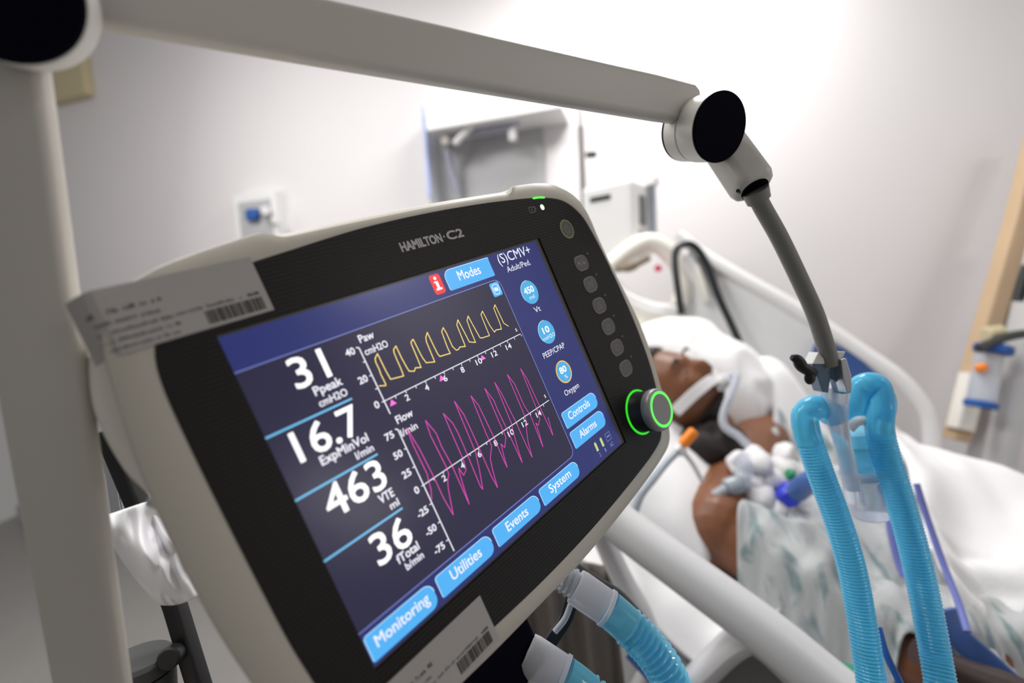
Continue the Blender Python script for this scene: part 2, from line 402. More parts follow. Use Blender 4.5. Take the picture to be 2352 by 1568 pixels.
def line(bm, P, wd, z=Z0 + .0001, mi=0):
    for a, b in zip(P, P[1:]):
        a, b = Vector(a), Vector(b); d = (b - a)
        if d.length < 1e-6: continue
        d.normalize(); n = Vector((-d.y, d.x)) * wd / 2; e = d * wd * .35
        fill_poly(bm, mm([tuple(a - e - n), tuple(b + e - n), tuple(b + e + n), tuple(a - e + n)]), z, mi)
def rpoly(x0, y0, x1, y1, r, n=5):     # r = radii (bl, br, tr, tl)
    o = []
    for cx, cy, a, q in ((x0 + r[0], y0 + r[0], 180, r[0]), (x1 - r[1], y0 + r[1], 270, r[1]), (x1 - r[2], y1 - r[2], 0, r[2]), (x0 + r[3], y1 - r[3], 90, r[3])):
        for k in range(n + 1): t = math.radians(a + 90 * k / n); o.append((cx + q * math.cos(t), cy + q * math.sin(t)))
    return o
bm = NB(); quad(bm, -.1, -163.2, 210.2, -1.0, Z0, 0)
part2('screen_background', bm, ['s_bar'])
bm = NB(); fill_poly(bm, mm([(-.1, -146.4), (158, -146.3)] + [(158 + 4.6 * math.sin(t), -141.7 - 4.6 * math.cos(t)) for t in (.4, .8, 1.2)] + [(162.8, -141.5), (162.9, -22)] + [(158.2 + 4.6 * math.cos(t), -22 + 4.3 * math.sin(t)) for t in (.4, .8, 1.2)] + [(158, -17.6), (-.1, -17.7)]), Z0 + .00004, 0)
part2('graph_area', bm, ['s_bg'])
bm = NB(); fr_ = [(-.1, -17.7), (158, -17.6)] + [(158.2 + 4.6 * math.cos(t), -22 + 4.3 * math.sin(t)) for t in (1.2, .8, .4)] + [(162.9, -22), (162.8, -141.5)] + [(158 + 4.6 * math.sin(t), -141.7 - 4.6 * math.cos(t)) for t in (1.2, .8, .4)] + [(158, -146.3), (-.1, -146.4)]
line(bm, fr_, .42)
part2('graph_frame_line', bm, ['s_frame'])
def num(name, s, x0, x1, y, cap, sub, sx, sy, unit, ux, uy, rule):
    bm = NB(); text(bm, s, x0, y, cap, x1, bold=.2)
    text(bm, sub, sx[0], sy, 4.3, sx[1], mi=1, bold=.1); text(bm, unit, ux[0], uy, 3.6, ux[1], mi=1, bold=.08)
    if rule: line(bm, [(-.2, rule), (41.3, rule)], .95, mi=2)
    part2('monitored_value', bm, ['s_white', 's_text', 's_line'])
num('a', '31', 20.6, 37.6, -34.6, 14.3, 'Ppeak', (26.6, 40.6), -40.6, 'cmH2O', (26.4, 40.8), -46.4, -48.9)
num('b', '16.7', 8.7, 40.4, -65.6, 14.1, 'ExpMinVol', (16.2, 40.6), -71.4, 'l/min', (31.6, 41), -76.9, -79.4)
num('c', '463', 10.2, 40.4, -95.6, 14.6, 'VTE', (32.9, 40.8), -101.8, 'ml', (36.4, 41.2), -107.1, -109.5)
num('d', '36', 20.4, 40.2, -127.0, 14.6, 'fTotal', (28.6, 41), -131.9, 'b/min', (31.0, 41.2), -137.0, None)
# pressure graph
bm = NB()
line(bm, [(54.6, -26.2), (55.8, -26.9), (56.3, -64.2)], .62); line(bm, [(55, -57.1), (160.9, -56.8)], .5)
for y in (-34.5, -42.2, -49.6): line(bm, [(54.7, y), (55.8, y)], .5)
for i in range(16): line(bm, [(62.8 + i * 6.57, -57.4), (62.8 + i * 6.57, -58.4)], .42)
for s, x in (('2', 68.7), ('4', 81.8), ('6', 94.9), ('8', 108), ('10', 121.2), ('12', 134.4), ('14', 147.4)):
    w_ = 1.15 * len(s); text(bm, s, x - w_, -62.4, 3.3, x + w_, mi=0, bold=.06)
text(bm, 's', 158.4, -54.3, 3.2, 159.9); text(bm, 'Paw', 57.6, -24.8, 4.0, 66.0, bold=.08); text(bm, 'cmH2O', 57.6, -31.8, 3.7, 71.2, bold=.06)
text(bm, '40', 48.2, -28.9, 3.5, 53.0, bold=.1); text(bm, '20', 48.4, -44.2, 3.5, 53.1, bold=.1); text(bm, '0', 50.6, -58.8, 3.5, 53.0, bold=.1)
part2('pressure_axis', bm, ['s_text'])
for x in (60, 92.8, 124.9):
    bm = NB(); fill_poly(bm, mm([(x - 2, -61), (x + 2, -61), (x, -57.9)]), Z0 + .00013); part2('breath_marker', bm, ['s_tri'])
Y = [(57.2,-48.9),(60.4,-50.1),(60.8,-49.6),(60.6,-43.4),(60.9,-41.5),(60.8,-36.8),(61.4,-34.9),(63.6,-33.2),(63.9,-43.1),(64.4,-48.2),(67.8,-48.8),(72.0,-49.5),(72.3,-44.9),(72.3,-39.7),(72.5,-35.8),(73.1,-34.3),(75.1,-33.1),(75.2,-39.9),(75.7,-45.8),(76.1,-48.4),(78.9,-49.6),(80.4,-48.2),(83.6,-49.3),(83.9,-44.2),(84.1,-35.4),(84.4,-34.2),(86.3,-33.2),(86.7,-41.7),(87.0,-45.0),(87.8,-48.1),(93.0,-49.7),(93.1,-47.4),(93.4,-37.5),(94.2,-35.0),(96.4,-32.7),(96.6,-39.6),(96.9,-46.2),(97.5,-48.1),(100.1,-48.4),(104.8,-49.0),(104.7,-45.0),(105.1,-39.9),(105.5,-35.4),(107.6,-33.6),(108.1,-37.3),(108.1,-45.8),(109.5,-48.7),(111.0,-49.0),(112.7,-48.0),(116.6,-49.0),(116.8,-44.7),(117.2,-35.2),(119.4,-32.6),(119.9,-38.8),(120.6,-47.6),(124.7,-49.4),(124.8,-43.2),(125.4,-35.2),(127.6,-32.8),(128.0,-37.4),(129.2,-47.9),(130.6,-48.6),(136.7,-49.2),(136.8,-44.4),(137.2,-35.0),(139.4,-33.4),(140.2,-43.7),(141.5,-48.5),(143.3,-47.7),(147.8,-48.6),(148.5,-45.0),(148.9,-34.4),(151.0,-32.6),(151.6,-45.9),(154.2,-48.8)]
bm = NB(); line(bm, Y, .52, Z0 + .00014); part2('pressure_trace', bm, ['s_yellow'])
# flow graph
bm = NB()
line(bm, [(55.4, -72.7), (56.5, -73.4), (56.9, -144.4)], .6); line(bm, [(55.6, -105.6), (160.8, -105.1)], .5)
for y in (-84.2, -94.8, -116.3, -127, -137.6): line(bm, [(55.3, y), (56.5, y)], .5)
for i in range(15): line(bm, [(63.2 + i * 6.53, -105.6), (63.2 + i * 6.53, -106.6)], .42)
for s, y in (('75', -76), ('50', -86.6), ('25', -97.4), ('0', -107.6), ('-25', -119), ('-50', -129.4), ('-75', -140)):
    text(bm, s, 53.4 - 2.4 * len(s.replace('-', '')) - (1.4 if '-' in s else 0), y, 3.5, 53.4, bold=.1)
for s, x in (('2', 68.9), ('4', 82.1), ('6', 95), ('8', 108.3), ('10', 121.5), ('12', 134.3), ('14', 147.9)):
    w_ = 1.15 * len(s); text(bm, s, x - w_, -110.5, 3.3, x + w_, bold=.06)
text(bm, 's', 158.4, -102.4, 3.2, 159.9); text(bm, 'Flow', 57.8, -70.9, 4.0, 67.8, bold=.08); text(bm, 'l/min', 57.2, -78, 3.7, 67.2, bold=.06)
part2('flow_axis', bm, ['s_text'])
Pk = [(57.5,-114.4),(59.4,-110.0),(60.3,-104.7),(61.0,-101.9),(60.6,-84.8),(61.3,-74.9),(61.8,-79.0),(62.9,-88.0),(63.8,-106.5),(63.8,-118.0),(64.9,-128.4),(68.5,-115.0),(70.1,-111.2),(72.3,-108.5),(72.7,-104.0),(71.9,-84.9),(72.9,-76.4),(75.5,-85.4),(75.2,-93.3),(76.2,-105.7),(76.1,-121.6),(76.1,-129.1),(77.0,-121.5),(78.4,-112.1),(79.3,-108.8),(80.3,-113.8),(83.0,-112.0),(84.0,-107.0),(84.3,-86.5),(84.5,-77.8),(87.4,-85.3),(88.0,-91.9),(87.7,-104.9),(87.0,-124.8),(87.7,-126.9),(91.0,-115.9),(93.2,-106.5),(93.5,-98.9),(94.2,-74.8),(96.3,-84.2),(96.5,-94.9),(96.5,-107.6),(96.3,-123.9),(97.0,-131.5),(98.8,-121.1),(100.5,-114.8),(105.0,-108.6),(104.9,-100.6),(105.9,-76.8),(108.1,-83.9),(108.5,-94.7),(108.8,-105.3),(108.6,-120.5),(108.8,-125.1),(110.0,-118.0),(111.5,-111.1),(112.9,-114.3),(116.8,-109.4),(116.8,-103.8),(117.1,-76.9),(119.6,-86.3),(119.4,-92.9),(119.9,-106.0),(120.1,-123.6),(120.3,-128.5),(121.5,-119.8),(123.2,-110.5),(124.8,-103.4),(125.7,-76.7),(127.1,-84.6),(127.6,-92.8),(128.3,-104.6),(128.5,-122.4),(128.9,-129.6),(130.9,-119.7),(133.7,-112.5),(135.6,-109.9),(136.7,-104.7),(137.2,-76.2),(139.6,-83.9),(139.6,-98.5),(141.1,-106.8),(140.5,-121.2),(140.2,-128.5),(141.9,-119.0),(142.7,-112.9),(143.9,-115.0),(147.0,-112.1),(148.1,-105.5),(149.2,-77.1),(150.8,-85.2),(151.1,-98.5),(151.3,-106.4),(151.6,-119.8),(151.8,-126.3),(154.1,-114.4)]
bm = NB(); line(bm, Pk, .38, Z0 + .00014); part2('flow_trace', bm, ['s_pink'])
# touch buttons
def tbtn(s, x0, y0, x1, y1, tx, ty, cap, radii):
    bm = NB(); fill_poly(bm, mm(rpoly(x0, y0, x1, y1, radii)), Z0 + .00006, 0)
    q = rpoly(x0, y0, x1, y1, radii); k = len(q)
    line(bm, q[k // 2:][6:] + [q[0]], .42, Z0 + .00008, 1); line(bm, q[12:19], .42, Z0 + .00008, 1)
    text(bm, s, tx[0], ty, cap, tx[1], mi=2, bold=.07)
    part2('touch_button', bm, ['s_btn', 's_btnhi', 's_text'])
tbtn('Modes', 123.4, -14.9, 161.4, -2.1, (132.9, 151.2), -10.7, 6.0, (.8, .8, .8, 5))
tbtn('Monitoring', .8, -161.8, 38.6, -149.2, (4.8, 34.6), -157.2, 5.4, (.8, 4.5, 5, 1.6))
tbtn('Utilities', 41.4, -160.8, 79.2, -149.2, (49.8, 70.6), -157.0, 5.6, (.8, 4.5, 5, 1.6))
tbtn('Events', 82.2, -160.4, 120.2, -149.2, (91.6, 109.4), -156.8, 5.4, (.8, 4.5, 5, 1.6))
tbtn('System', 122.9, -160.3, 161.0, -149.2, (131.2, 152.4), -156.4, 5.4, (.8, 4.5, 5, 1.6))
tbtn('Controls', 166.0, -129.2, 204.0, -117.6, (171.4, 195.4), -125.1, 5.4, (.8, 4.5, 5, 1.6))
tbtn('Alarms', 166.0, -144.2, 204.0, -132.2, (174.0, 193.6), -140.4, 5.4, (.8, 4.5, 5, 1.6))
bm = NB(); fill_poly(bm, mm(rpoly(112.4, -14.6, 120.2, -2.3, (1.8,) * 4)), Z0 + .00006, 0)
quad(bm, 115.4, -10.9, 117.3, -6.6, Z0 + .0001, 1); quad(bm, 114.3, -12.1, 118.5, -10.9, Z0 + .0001, 1); quad(bm, 114.5, -7.4, 116, -6.6, Z0 + .0001, 1)
fill_poly(bm, mm([(116.3 + 1.05 * math.cos(t * PI / 6), -4.7 + 1.05 * math.sin(t * PI / 6)) for t in range(12)]), Z0 + .0001, 1)
part2('info_button', bm, ['s_red', 's_white'])
bm = NB(); fill_poly(bm, mm(rpoly(153.1, -28.2, 161.3, -18.8, (1.4,) * 4)), Z0 + .00006, 0)
line(bm, [(157.2 + 2.9 * math.copysign(abs(math.cos(t)) ** .8, math.cos(t)), -23.5 + 3.4 * math.copysign(abs(math.sin(t)) ** .8, math.sin(t))) for t in [i * PI / 12 for i in range(25)]], .35, mi=1)
line(bm, [(155.3, -22.2), (155.9, -24.9), (156.5, -22.2), (157.1, -24.9), (157.3, -22.2), (158, -24.9), (158.5, -22.2), (159, -24.9)], .35, mi=1)
part2('trend_button', bm, ['s_btn', 's_white'])
for cx, cy, a, b_, la, lx, ly, amb, ax0, bx0 in ((184.5, -33.6, '450', 'ml', 'Vt', (181.6, 187.8), -48.4, 0, (179.7, 189.2), (182.2, 187.2)), (184.4, -63.6, '10', 'cmH2O', 'PEEP/CPAP', (172.2, 195.4), -79.4, 0, (181.2, 187.6), (178.0, 191.0)), (184.4, -94, '80', '%', 'Oxygen', (176.6, 192.6), -109.4, 1, (180.9, 187.6), (183, 186))):
    bm = NB(); r_ = 7.9 if not amb else 7.2
    fill_poly(bm, mm([(cx + r_ * math.cos(i * PI / 18), cy + (r_ + .6) * math.sin(i * PI / 18)) for i in range(36)]), Z0 + .00006, 0)
    if amb: line(bm, [(cx + 7.2 * math.cos(i * PI / 18), cy + 7.7 * math.sin(i * PI / 18)) for i in range(37)], .8, mi=3)
    else: line(bm, [(cx + 7.8 * math.cos(i * PI / 18), cy + 8.4 * math.sin(i * PI / 18)) for i in range(8, 22)], .4, Z0 + .0001, mi=1)
    text(bm, a, ax0[0], cy - .6, 4.4, ax0[1], mi=2, bold=.1); text(bm, b_, bx0[0], cy - 5, 2.7, bx0[1], mi=4)
    text(bm, la, lx[0], ly, 3.9, lx[1], mi=4)
    part2('parameter_dial', bm, ['s_circ', 's_btnhi', 's_white', 's_amber', 's_text'])
bm = NB(); text(bm, '(S)CMV+', 169.0, -8.8, 6.6, 201.4); text(bm, 'Adult/Ped.', 173.0, -15.9, 4.0, 196.6)
part2('mode_title', bm, ['s_text'])
bm = NB()
for x in (184.5, 191.5): quad(bm, x - 1.1, -155.6, x + 1.1, -149.6, Z0 + .0001, 0); quad(bm, x - .5, -149.6, x + .5, -148.9, Z0 + .0001, 0)
text(bm, '2', 184.0, -160, 2.8, 185.6, mi=1); text(bm, '1', 191.2, -160, 2.8, 192.2, mi=1); text(bm, 'AC', 198, -160, 2.8, 202, mi=1)
line(bm, [(197, -155), (202.4, -155), (202.4, -149.4), (197, -149.4), (197, -155)], .3, mi=1); line(bm, [(198.5, -152), (201.2, -152)], .9, mi=1)
part2('battery_icons', bm, ['s_batt', 's_frame'])

# ---- printed and lit marks on the bezel
ZB = .00020
bm = NB(); text(bm, 'HAMILTON', 102.6, 15.0, 5.2, 132.2, z=ZB, bold=.22); text(bm, 'C2', 136.6, 15.0, 5.2, 149.4, z=ZB, bold=.22)
quad(bm, 133.8, 17.2, 134.9, 18.3, ZB); obj('brand_lettering', bm, 'logo', mon, smooth=False)
bm = NB()
fill_poly(bm, mm([(230.7 + 1.9 * math.cos(i * PI / 10), 21.4 + 2.1 * math.sin(i * PI / 10)) for i in range(20)]), ZB + .0001)
obj('power_light', bm, 'ledw', mon, smooth=False)
bm = NB(); line(bm, [(225.0, 29.3), (231, 29.1), (237.0, 28.2)], 1.3, .0004); obj('alarm_light_strip', bm, 'led', mon, smooth=False)
bm = NB(); line(bm, [(216.4, 19.4), (222, 19.4), (222, 23), (223, 23), (223, 20.6), (222, 20.6)], .35, ZB); line(bm, [(216.4, 19.4), (216.4, 23.4), (222, 23.4)], .35, ZB); line(bm, [(219, 20.3), (219.2, 22.6)], .4, ZB)
obj('battery_symbol', bm, 'btnsym', mon, smooth=False)
bm = NB(); line(bm, [(247.8 + 6.9 * math.cos(i * PI / 16), .5 + 7.2 * math.sin(i * PI / 16)) for i in range(33)], .75, ZB + .0001, 0)
fill_poly(bm, mm([(247.8 + 6.5 * math.cos(i * PI / 16), .5 + 6.8 * math.sin(i * PI / 16)) for i in range(32)]), ZB, 1)
line(bm, [(247.8 + 2.6 * math.cos(i * PI / 12), .5 + 2.8 * math.sin(i * PI / 12)) for i in range(8, 29)], .7, ZB + .00012, 2); line(bm, [(247.8, .5), (247.8, 3.9)], .6, ZB + .00012, 2)
obj('power_key', bm, None, mon, smooth=False, mats=['pwr', 'btn', 'btnrim'])
for k in range(6):
    cy = -28 - 17.95 * k; bm = NB(); q = rpoly(239.8, cy - 6.2, 255.6, cy + 6.2, (5.3,) * 4, 7); V0 = []
    rings(bm, [(q, .15), (offset(q, -.15), .45)], False, False)
    fill_poly(bm, mm(offset(q, -.15)), .00045, 0); line(bm, offset(q, -.5) + [offset(q, -.5)[0]], .65, .0005, 1)
    z_ = .00052
    if k == 0: line(bm, [(246.2, cy - 3), (249.3, cy + 3.2)], .35, z_, 2); quad(bm, 243.6, cy - .6, 245.8, cy + 1.6, z_, 2); quad(bm, 249.6, cy - 1.8, 251.8, cy + .6, z_, 2)
    if k == 1: line(bm, [(244, cy - 2), (251, cy - 2), (251, cy + 2), (244, cy + 2), (244, cy - 2)], .3, z_, 1); line(bm, [(245.5, cy), (247.5, cy + 1.2), (249.6, cy - .8)], .6, z_, 1)
    if k == 2: line(bm, [(245, cy - 2), (250, cy - 2), (247.6, cy + 2.4), (245, cy - 2)], .4, z_, 1)
    if k == 3: line(bm, [(247.6, cy + 3), (247.6, cy + 1)], .4, z_, 1); line(bm, [(246.2, cy - 2.4), (249.2, cy - 2.4), (249.2, cy + .6), (246.2, cy + .6), (246.2, cy - 2.4)], .4, z_, 1)
    if k == 4: line(bm, [(247.7 + 2.3 * math.cos(i * PI / 10), cy - .4 + 2.4 * math.sin(i * PI / 10)) for i in range(21)], .35, z_, 1); line(bm, [(247.7, cy + 2), (247.7, cy + 3.4)], .35, z_, 1)
    obj('soft_key', bm, None, mon, smooth=False, mats=['btn', 'btnrim', 'btnsym'])
    bm = NB(); fill_poly(bm, mm([(259.8 + .7 * math.cos(i * PI / 6), cy + 5.4 + .7 * math.sin(i * PI / 6)) for i in range(12)]), ZB)
    obj('key_light', bm, 'btnrim', mon, smooth=False)
# rotary knob
kc = Vector((.2432, -.1535, 0))
def disc_rings(L, c, seg=48):
    bm = NB(); R_ = [[bm.verts.new((c.x + r * math.cos(2 * PI * k / seg), c.y + r * math.sin(2 * PI * k / seg), z)) for k in range(seg)] for r, z in L]
    for A, B in zip(R_, R_[1:]):
        for k in range(seg): bm.faces.new((A[k], A[(k + 1) % seg], B[(k + 1) % seg], B[k]))
    return bm, R_
bm, R_ = disc_rings([(.0162, .0001), (.0162, .0012), (.0156, .002), (.0156, .0128)], kc); kn = obj('rotary_knob', bm, 'knobside', mon, angle=40)
bm, R_ = disc_rings([(.0156, .0124), (.0160, .0135), (.0163, .0160), (.0158, .0184), (.0150, .0196), (.0136, .0199)], kc); obj('knob_rim', bm, 'knobmetal', kn, angle=70)
bm, R_ = disc_rings([(.0137, .0199), (.0137, .0201), (.0117, .0201), (.0117, .0198)], kc); obj('knob_light_ring', bm, 'knobring', kn, smooth=False)
bm, R_ = disc_rings([(.0117, .0200), (.0100, .0198)], kc); bm.faces.new(R_[-1]); obj('knob_face', bm, 'knobmetal', kn, angle=30)
bm, R_ = disc_rings([(.0178, .0002), (.0175, .0007), (.0163, .0008)], kc); obj('knob_base_light', bm, 'ledr', mon, smooth=False)
# stickers
def sticker(x0, y0, x1, y1, bars, texts, curl=False, seed=1):
    rnd = random.Random(seed); n = 24; bm = NB(); g = []
    def zz(x): return .0007 if not curl else .0007 - max(0, (-31 - x)) ** 2 * .00012
    for i in range(n + 1):
        x = x0 + (x1 - x0) * i / n; g.append([bm.verts.new((x / 1000, y / 1000, zz(x) + z)) for y, z in ((y0, 0), (y1, 0), (y1, -.00012), (y0, -.00012))])
    for A, B in zip(g, g[1:]):
        for k in range(4): bm.faces.new((A[k], B[k], B[(k + 1) % 4], A[(k + 1) % 4]))
    bm.faces.new(g[0]); bm.faces.new(g[-1][::-1])
    bmesh.ops.recalc_face_normals(bm, faces=bm.faces)
    st = obj('asset_sticker', bm, 'label', mon, smooth=False)
    bm = NB(); x = bars[0]
    while x < bars[2] - .5:
        wv = rnd.choice((.3, .4, .7, 1.0, .35)); fill_poly(bm, mm([(x, bars[1]), (min(x + wv, bars[2]), bars[1]), (min(x + wv, bars[2]), bars[3]), (x, bars[3])]), zz(x) + .00012); x += wv + rnd.choice((.25, .3, .45))
    obj('barcode', bm, 'ink', st, smooth=False)
    bm = NB()
    for tx0, ty, tx1, hh, dark in texts:
        x = tx0
        while x < tx1:
            wl = rnd.uniform(.8, 1.15) * hh * .62
            if rnd.random() < .86:
                h2 = hh * rnd.choice((.7, 1, 1, .75)); z_ = max(zz(x), zz(x + wl)) + .00012
                fill_poly(bm, mm([(x, ty), (x + wl * .32, ty), (x + wl * .32, ty + h2), (x, ty + h2)]), z_, dark)
                if rnd.random() < .8: fill_poly(bm, mm([(x + wl * .55, ty), (x + wl * .85, ty), (x + wl * .85, ty + h2 * .9), (x + wl * .55, ty + h2 * .9)]), z_, dark)
                q = rnd.choice((0, .4, .78)); fill_poly(bm, mm([(x, ty + h2 * q), (x + wl * .8, ty + h2 * q), (x + wl * .8, ty + h2 * (q + .2)), (x, ty + h2 * (q + .2))]), z_ + 1e-5, dark)
            x += wl * 1.12
    obj('printed_lines', bm, None, st, smooth=False, mats=['inkgrey', 'ink'])
    return st
sticker(-40.5, 3.6, 25.6, 30.0, (-.8, 5.2, 23, 11.2), [(-37, 19.6, -27, 1.9, 1), (-25.5, 19.8, -15.5, 2.1, 1), (-14, 20, -12.6, 2.1, 1), (-36, 15.6, -15, 1.5, 0), (-36.4, 11.9, -12, 1.6, 0), (-10.5, 12.4, 15, 1.5, 0), (17.6, 12.4, 22, 1.5, 1), (-36.6, 8.4, -14, 1.5, 0), (-12, 8.6, -9.6, 1.7, 1), (-35.6, 5.2, -12, 1.4, 0)], True, 3)
sticker(-6.5, -198.8, 58.9, -172.3, (32.9, -196.6, 55.6, -190.2), [(-2, -181.9, 5, 1.9, 1), (7.5, -181.9, 17.5, 2.0, 1), (20, -181.7, 21.6, 2.1, 1), (-2, -186.0, 20, 1.5, 0), (-2, -189.6, 20, 1.5, 0), (22, -189.2, 48, 1.4, 0), (51, -189.2, 55, 1.4, 1), (-2, -193.2, 20, 1.5, 0)], False, 9)
# ---- mounting frame behind the display
def P_(x, y, z): return MON @ Vector((x / 1000, y / 1000, z / 1000))
mt = thing('display_mount', 'dark angled steel mounting frame behind the left edge of the ventilator display', 'mount', P_(-20, -150, -90))
bm = NB(); tube(bm, [W(246, 990, .285), W(330, 1190, .285), W(402, 1390, .28), W(466, 1600, .275)], .0062, prof=rrect(1.7, 1.5, .3), upv=cr); obj('side_bar', bm, 'black', mt)
bm = NB(); tube(bm, [W(232, 990, .30), W(262, 1090, .30), W(275, 1180, .30)], .010, prof=rrect(.6, .8, .2), upv=cr); obj('steel_plate', bm, 'steel', mt)
# plastic film bag
bm = NB(); n = 26; g = []
for i in range(n + 1):
    row = []
    for j in range(n + 1):
        s, t = i / n, j / n
        x = (228 + 125 * s) * (1 - t) + (365 + 85 * s) * t - 18 * math.sin(PI * t) * (1 - s); y = (1188 - 42 * s) * (1 - t) + (1392 - 18 * s + 8 * math.sin(PI * s)) * t
        v = noise.noise(Vector((s * 2.0, t * 2.6, 2.3))); v2 = abs(noise.noise(Vector((s * 3.5 + t * 2, t * 3, 8.1))))
        row.append(bm.verts.new(W(x, y, .262 + .008 * v - .010 * v2 - .012 * math.sin(PI * s) * math.sin(PI * t))))
    g.append(row)
for i in range(n):
    for j in range(n): bm.faces.new((g[i][j], g[i + 1][j], g[i + 1][j + 1], g[i][j + 1]))
back = [[bm.verts.new(v.co + cf * (.004 + .012 * math.sin(PI * i / n) * math.sin(PI * j / n))) for j, v in enumerate(r)] for i, r in enumerate(g)]
for i in range(n):
    for j in range(n): bm.faces.new((back[i][j], back[i][j + 1], back[i + 1][j + 1], back[i + 1][j]))
for i in range(n):
    for a, b in ((0, 0), (n, n)): bm.faces.new((g[i][a], g[i + 1][a], back[i + 1][a], back[i][a]))
    bm.faces.new((g[0][i], g[0][i + 1], back[0][i + 1], back[0][i])); bm.faces.new((g[n][i], g[n][i + 1], back[n][i + 1], back[n][i]))
bmesh.ops.recalc_face_normals(bm, faces=bm.faces)
tag(obj('plastic_pouch', bm, 'bag', None, angle=180, subsurf=1), 'crumpled white plastic pouch tucked behind left edge of the ventilator display', 'pouch')

# ================================================================== SUPPORT ARM
DN = Vector((.37, -.33, -.87)).normalized()      # hinge axis, in camera axes
hn = cam2w(DN)
JR = W(1652, 293, .332); JL = W(-8, -38, .155)
arm = thing('tube_support_arm', 'grey jointed support arm with navy end caps crossing above the display', 'support arm', W(210, 1900, .22))
A = W(1590, 243, .352); B = W(735, 76, .230); D = W(60, -60, .178)
prof = rrect(.7, 2, .28)
pts = [A + (A - B).normalized() * .004, A, A.lerp(B, .15), B, D]
bm = NB(); tube(bm, pts, [.0125, .0148, .0158, .0160, .0160], prof=prof, upv=cu, cap=True); bmesh.ops.recalc_face_normals(bm, faces=bm.faces)
obj('upper_arm', bm, 'armgrey', arm, angle=60)
jc = obj('elbow_joint', cyl(NB(), JR - hn * .0005, JR - hn * .019, .0232, 56, bev=.001), 'joint', arm)
obj('joint_back', cyl(NB(), JR - hn * .0195, JR - hn * .034, .0226, 56, bev=.001), 'joint', arm)
obj('back_cap', cyl(NB(), JR - hn * .0338, JR - hn * .0362, .0222, 56, bev=.0006), 'cap', arm)
obj('end_cap', cyl(NB(), JR - hn * .0008, JR + hn * .0016, .0236, 64, bev=.0006), 'cap', arm)['label'] = 'round navy black cap'
# left joint
obj('shoulder_joint', cyl(NB(), JL - hn * .0002, JL - hn * .0125, .0240, 64, bev=.0006), 'joint', arm)
obj('joint_seam', cyl(NB(), JL - hn * .0124, JL - hn * .0132, .0237, 64, bev=.0003), 'cap', arm)
obj('end_cap', cyl(NB(), JL - hn * .0008, JL + hn * .0018, .0236, 64, bev=.0008), 'cap', arm)['label'] = 'round navy black cap'
# lower arm column
bm = NB(); c0 = W(-2, 120, .176); c1 = W(100, 860, .190); c2 = W(214, 1568, .222); c3 = c2 + (c2 - c1) * .5
tube(bm, [c0, c1, c2, c3], [.0168, .0172, .0168, .0168], prof=rrect(2, .5, .18), upv=cf); bmesh.ops.recalc_face_normals(bm, faces=bm.faces)
obj('lower_arm', bm, 'armgrey', arm, angle=60)
# pivot drum at the bottom left
bm = NB(); q0 = W(330, 1700, .27); q1 = W(318, 1508, .27); cyl(bm, q0, q1, .0175, 48, bev=.002)
pv = obj('pivot_drum', bm, 'darkgrey', arm)
obj('pivot_groove', cyl(NB(), q1.lerp(q0, .18), q1.lerp(q0, .20), .0177, 48), 'cap', arm)
obj('pivot_knob', cyl(NB(), W(385, 1515, .262), W(425, 1480, .285), .006, 24, bev=.001), 'black', arm)
# elbow block and gooseneck
E0, E1 = W(1652, 318, .368), W(1733, 434, .343)
dE = (E1 - E0).normalized()
bm = NB(); tube(bm, [E0 - dE * .008, E1 - dE * .006, E1 - dE * .0015, E1], [.0140, .0140, .0126, .0108], prof=rrect(2, 1.9, .55), upv=cf); bmesh.ops.recalc_face_normals(bm, faces=bm.faces)
el = obj('neck_socket', bm, 'joint', arm, angle=50)
obj('set_screw', cyl(NB(), W(1695, 438, .332), W(1697, 442, .340), .0014, 16), 'black', el)
obj('socket_collar', cyl(NB(), E1 - dE * .001, E1 + dE * .0008, .0099, 32), 'cap', arm)
g0 = spline([E1 + dE * .001, W(1748, 470, .347), W(1790, 545, .352), W(1836, 640, .358), W(1872, 720, .362), W(1898, 800, .366), W(1908, 838, .368)], 14)
obj('gooseneck', tube(NB(), g0, lambda t: .0082 if t < .10 else (.0082 - .0018 * min(1, (t - .10) / .05)), 24), 'neck', arm)
obj('neck_sleeve', tube(NB(), g0[:12], lambda t: .0094 - .0010 * t, 24), 'neck', arm)
# clamp
cl = thing('tube_clamp', 'small metal clamp with black wing knob at the end of the gooseneck arm', 'clamp', W(1912, 900, .372))
def slab(name, P, d, th, m, parent):
    """flat plate: pixel outline at depth d given real thickness th away from the lens"""
    bm = NB(); a = [bm.verts.new(W(x, y, d)) for x, y in P]; b = [bm.verts.new(v.co + cf * th) for v in a]; k = len(P)
    bm.faces.new(a); bm.faces.new(b[::-1])
    for i in range(k): bm.faces.new((a[i], b[i], b[(i + 1) % k], a[(i + 1) % k]))
    bmesh.ops.recalc_face_normals(bm, faces=bm.faces)
    return obj(name, bm, m, parent, smooth=False, bevel=.0006)
slab('jaw', [(1866, 836), (1897, 836), (1908, 868), (1903, 902), (1890, 900), (1878, 866)], .366, .012, 'clampblue', cl)
slab('jaw', [(1906, 836), (1940, 834), (1955, 880), (1955, 902), (1936, 905), (1930, 880), (1912, 872)], .368, .012, 'clampblue', cl)
slab('side_plate', [(1932, 826), (1944, 822), (1956, 862), (1958, 896), (1946, 903), (1938, 872)], .360, .010, 'steel', cl)
slab('jaw_top', [(1866, 836), (1880, 808), (1893, 824), (1895, 836)], .364, .012, 'white', cl)  # jaw tops coloured white to carry the light from above
slab('jaw_top', [(1914, 807), (1943, 807), (1930, 832)], .364, .012, 'white', cl)
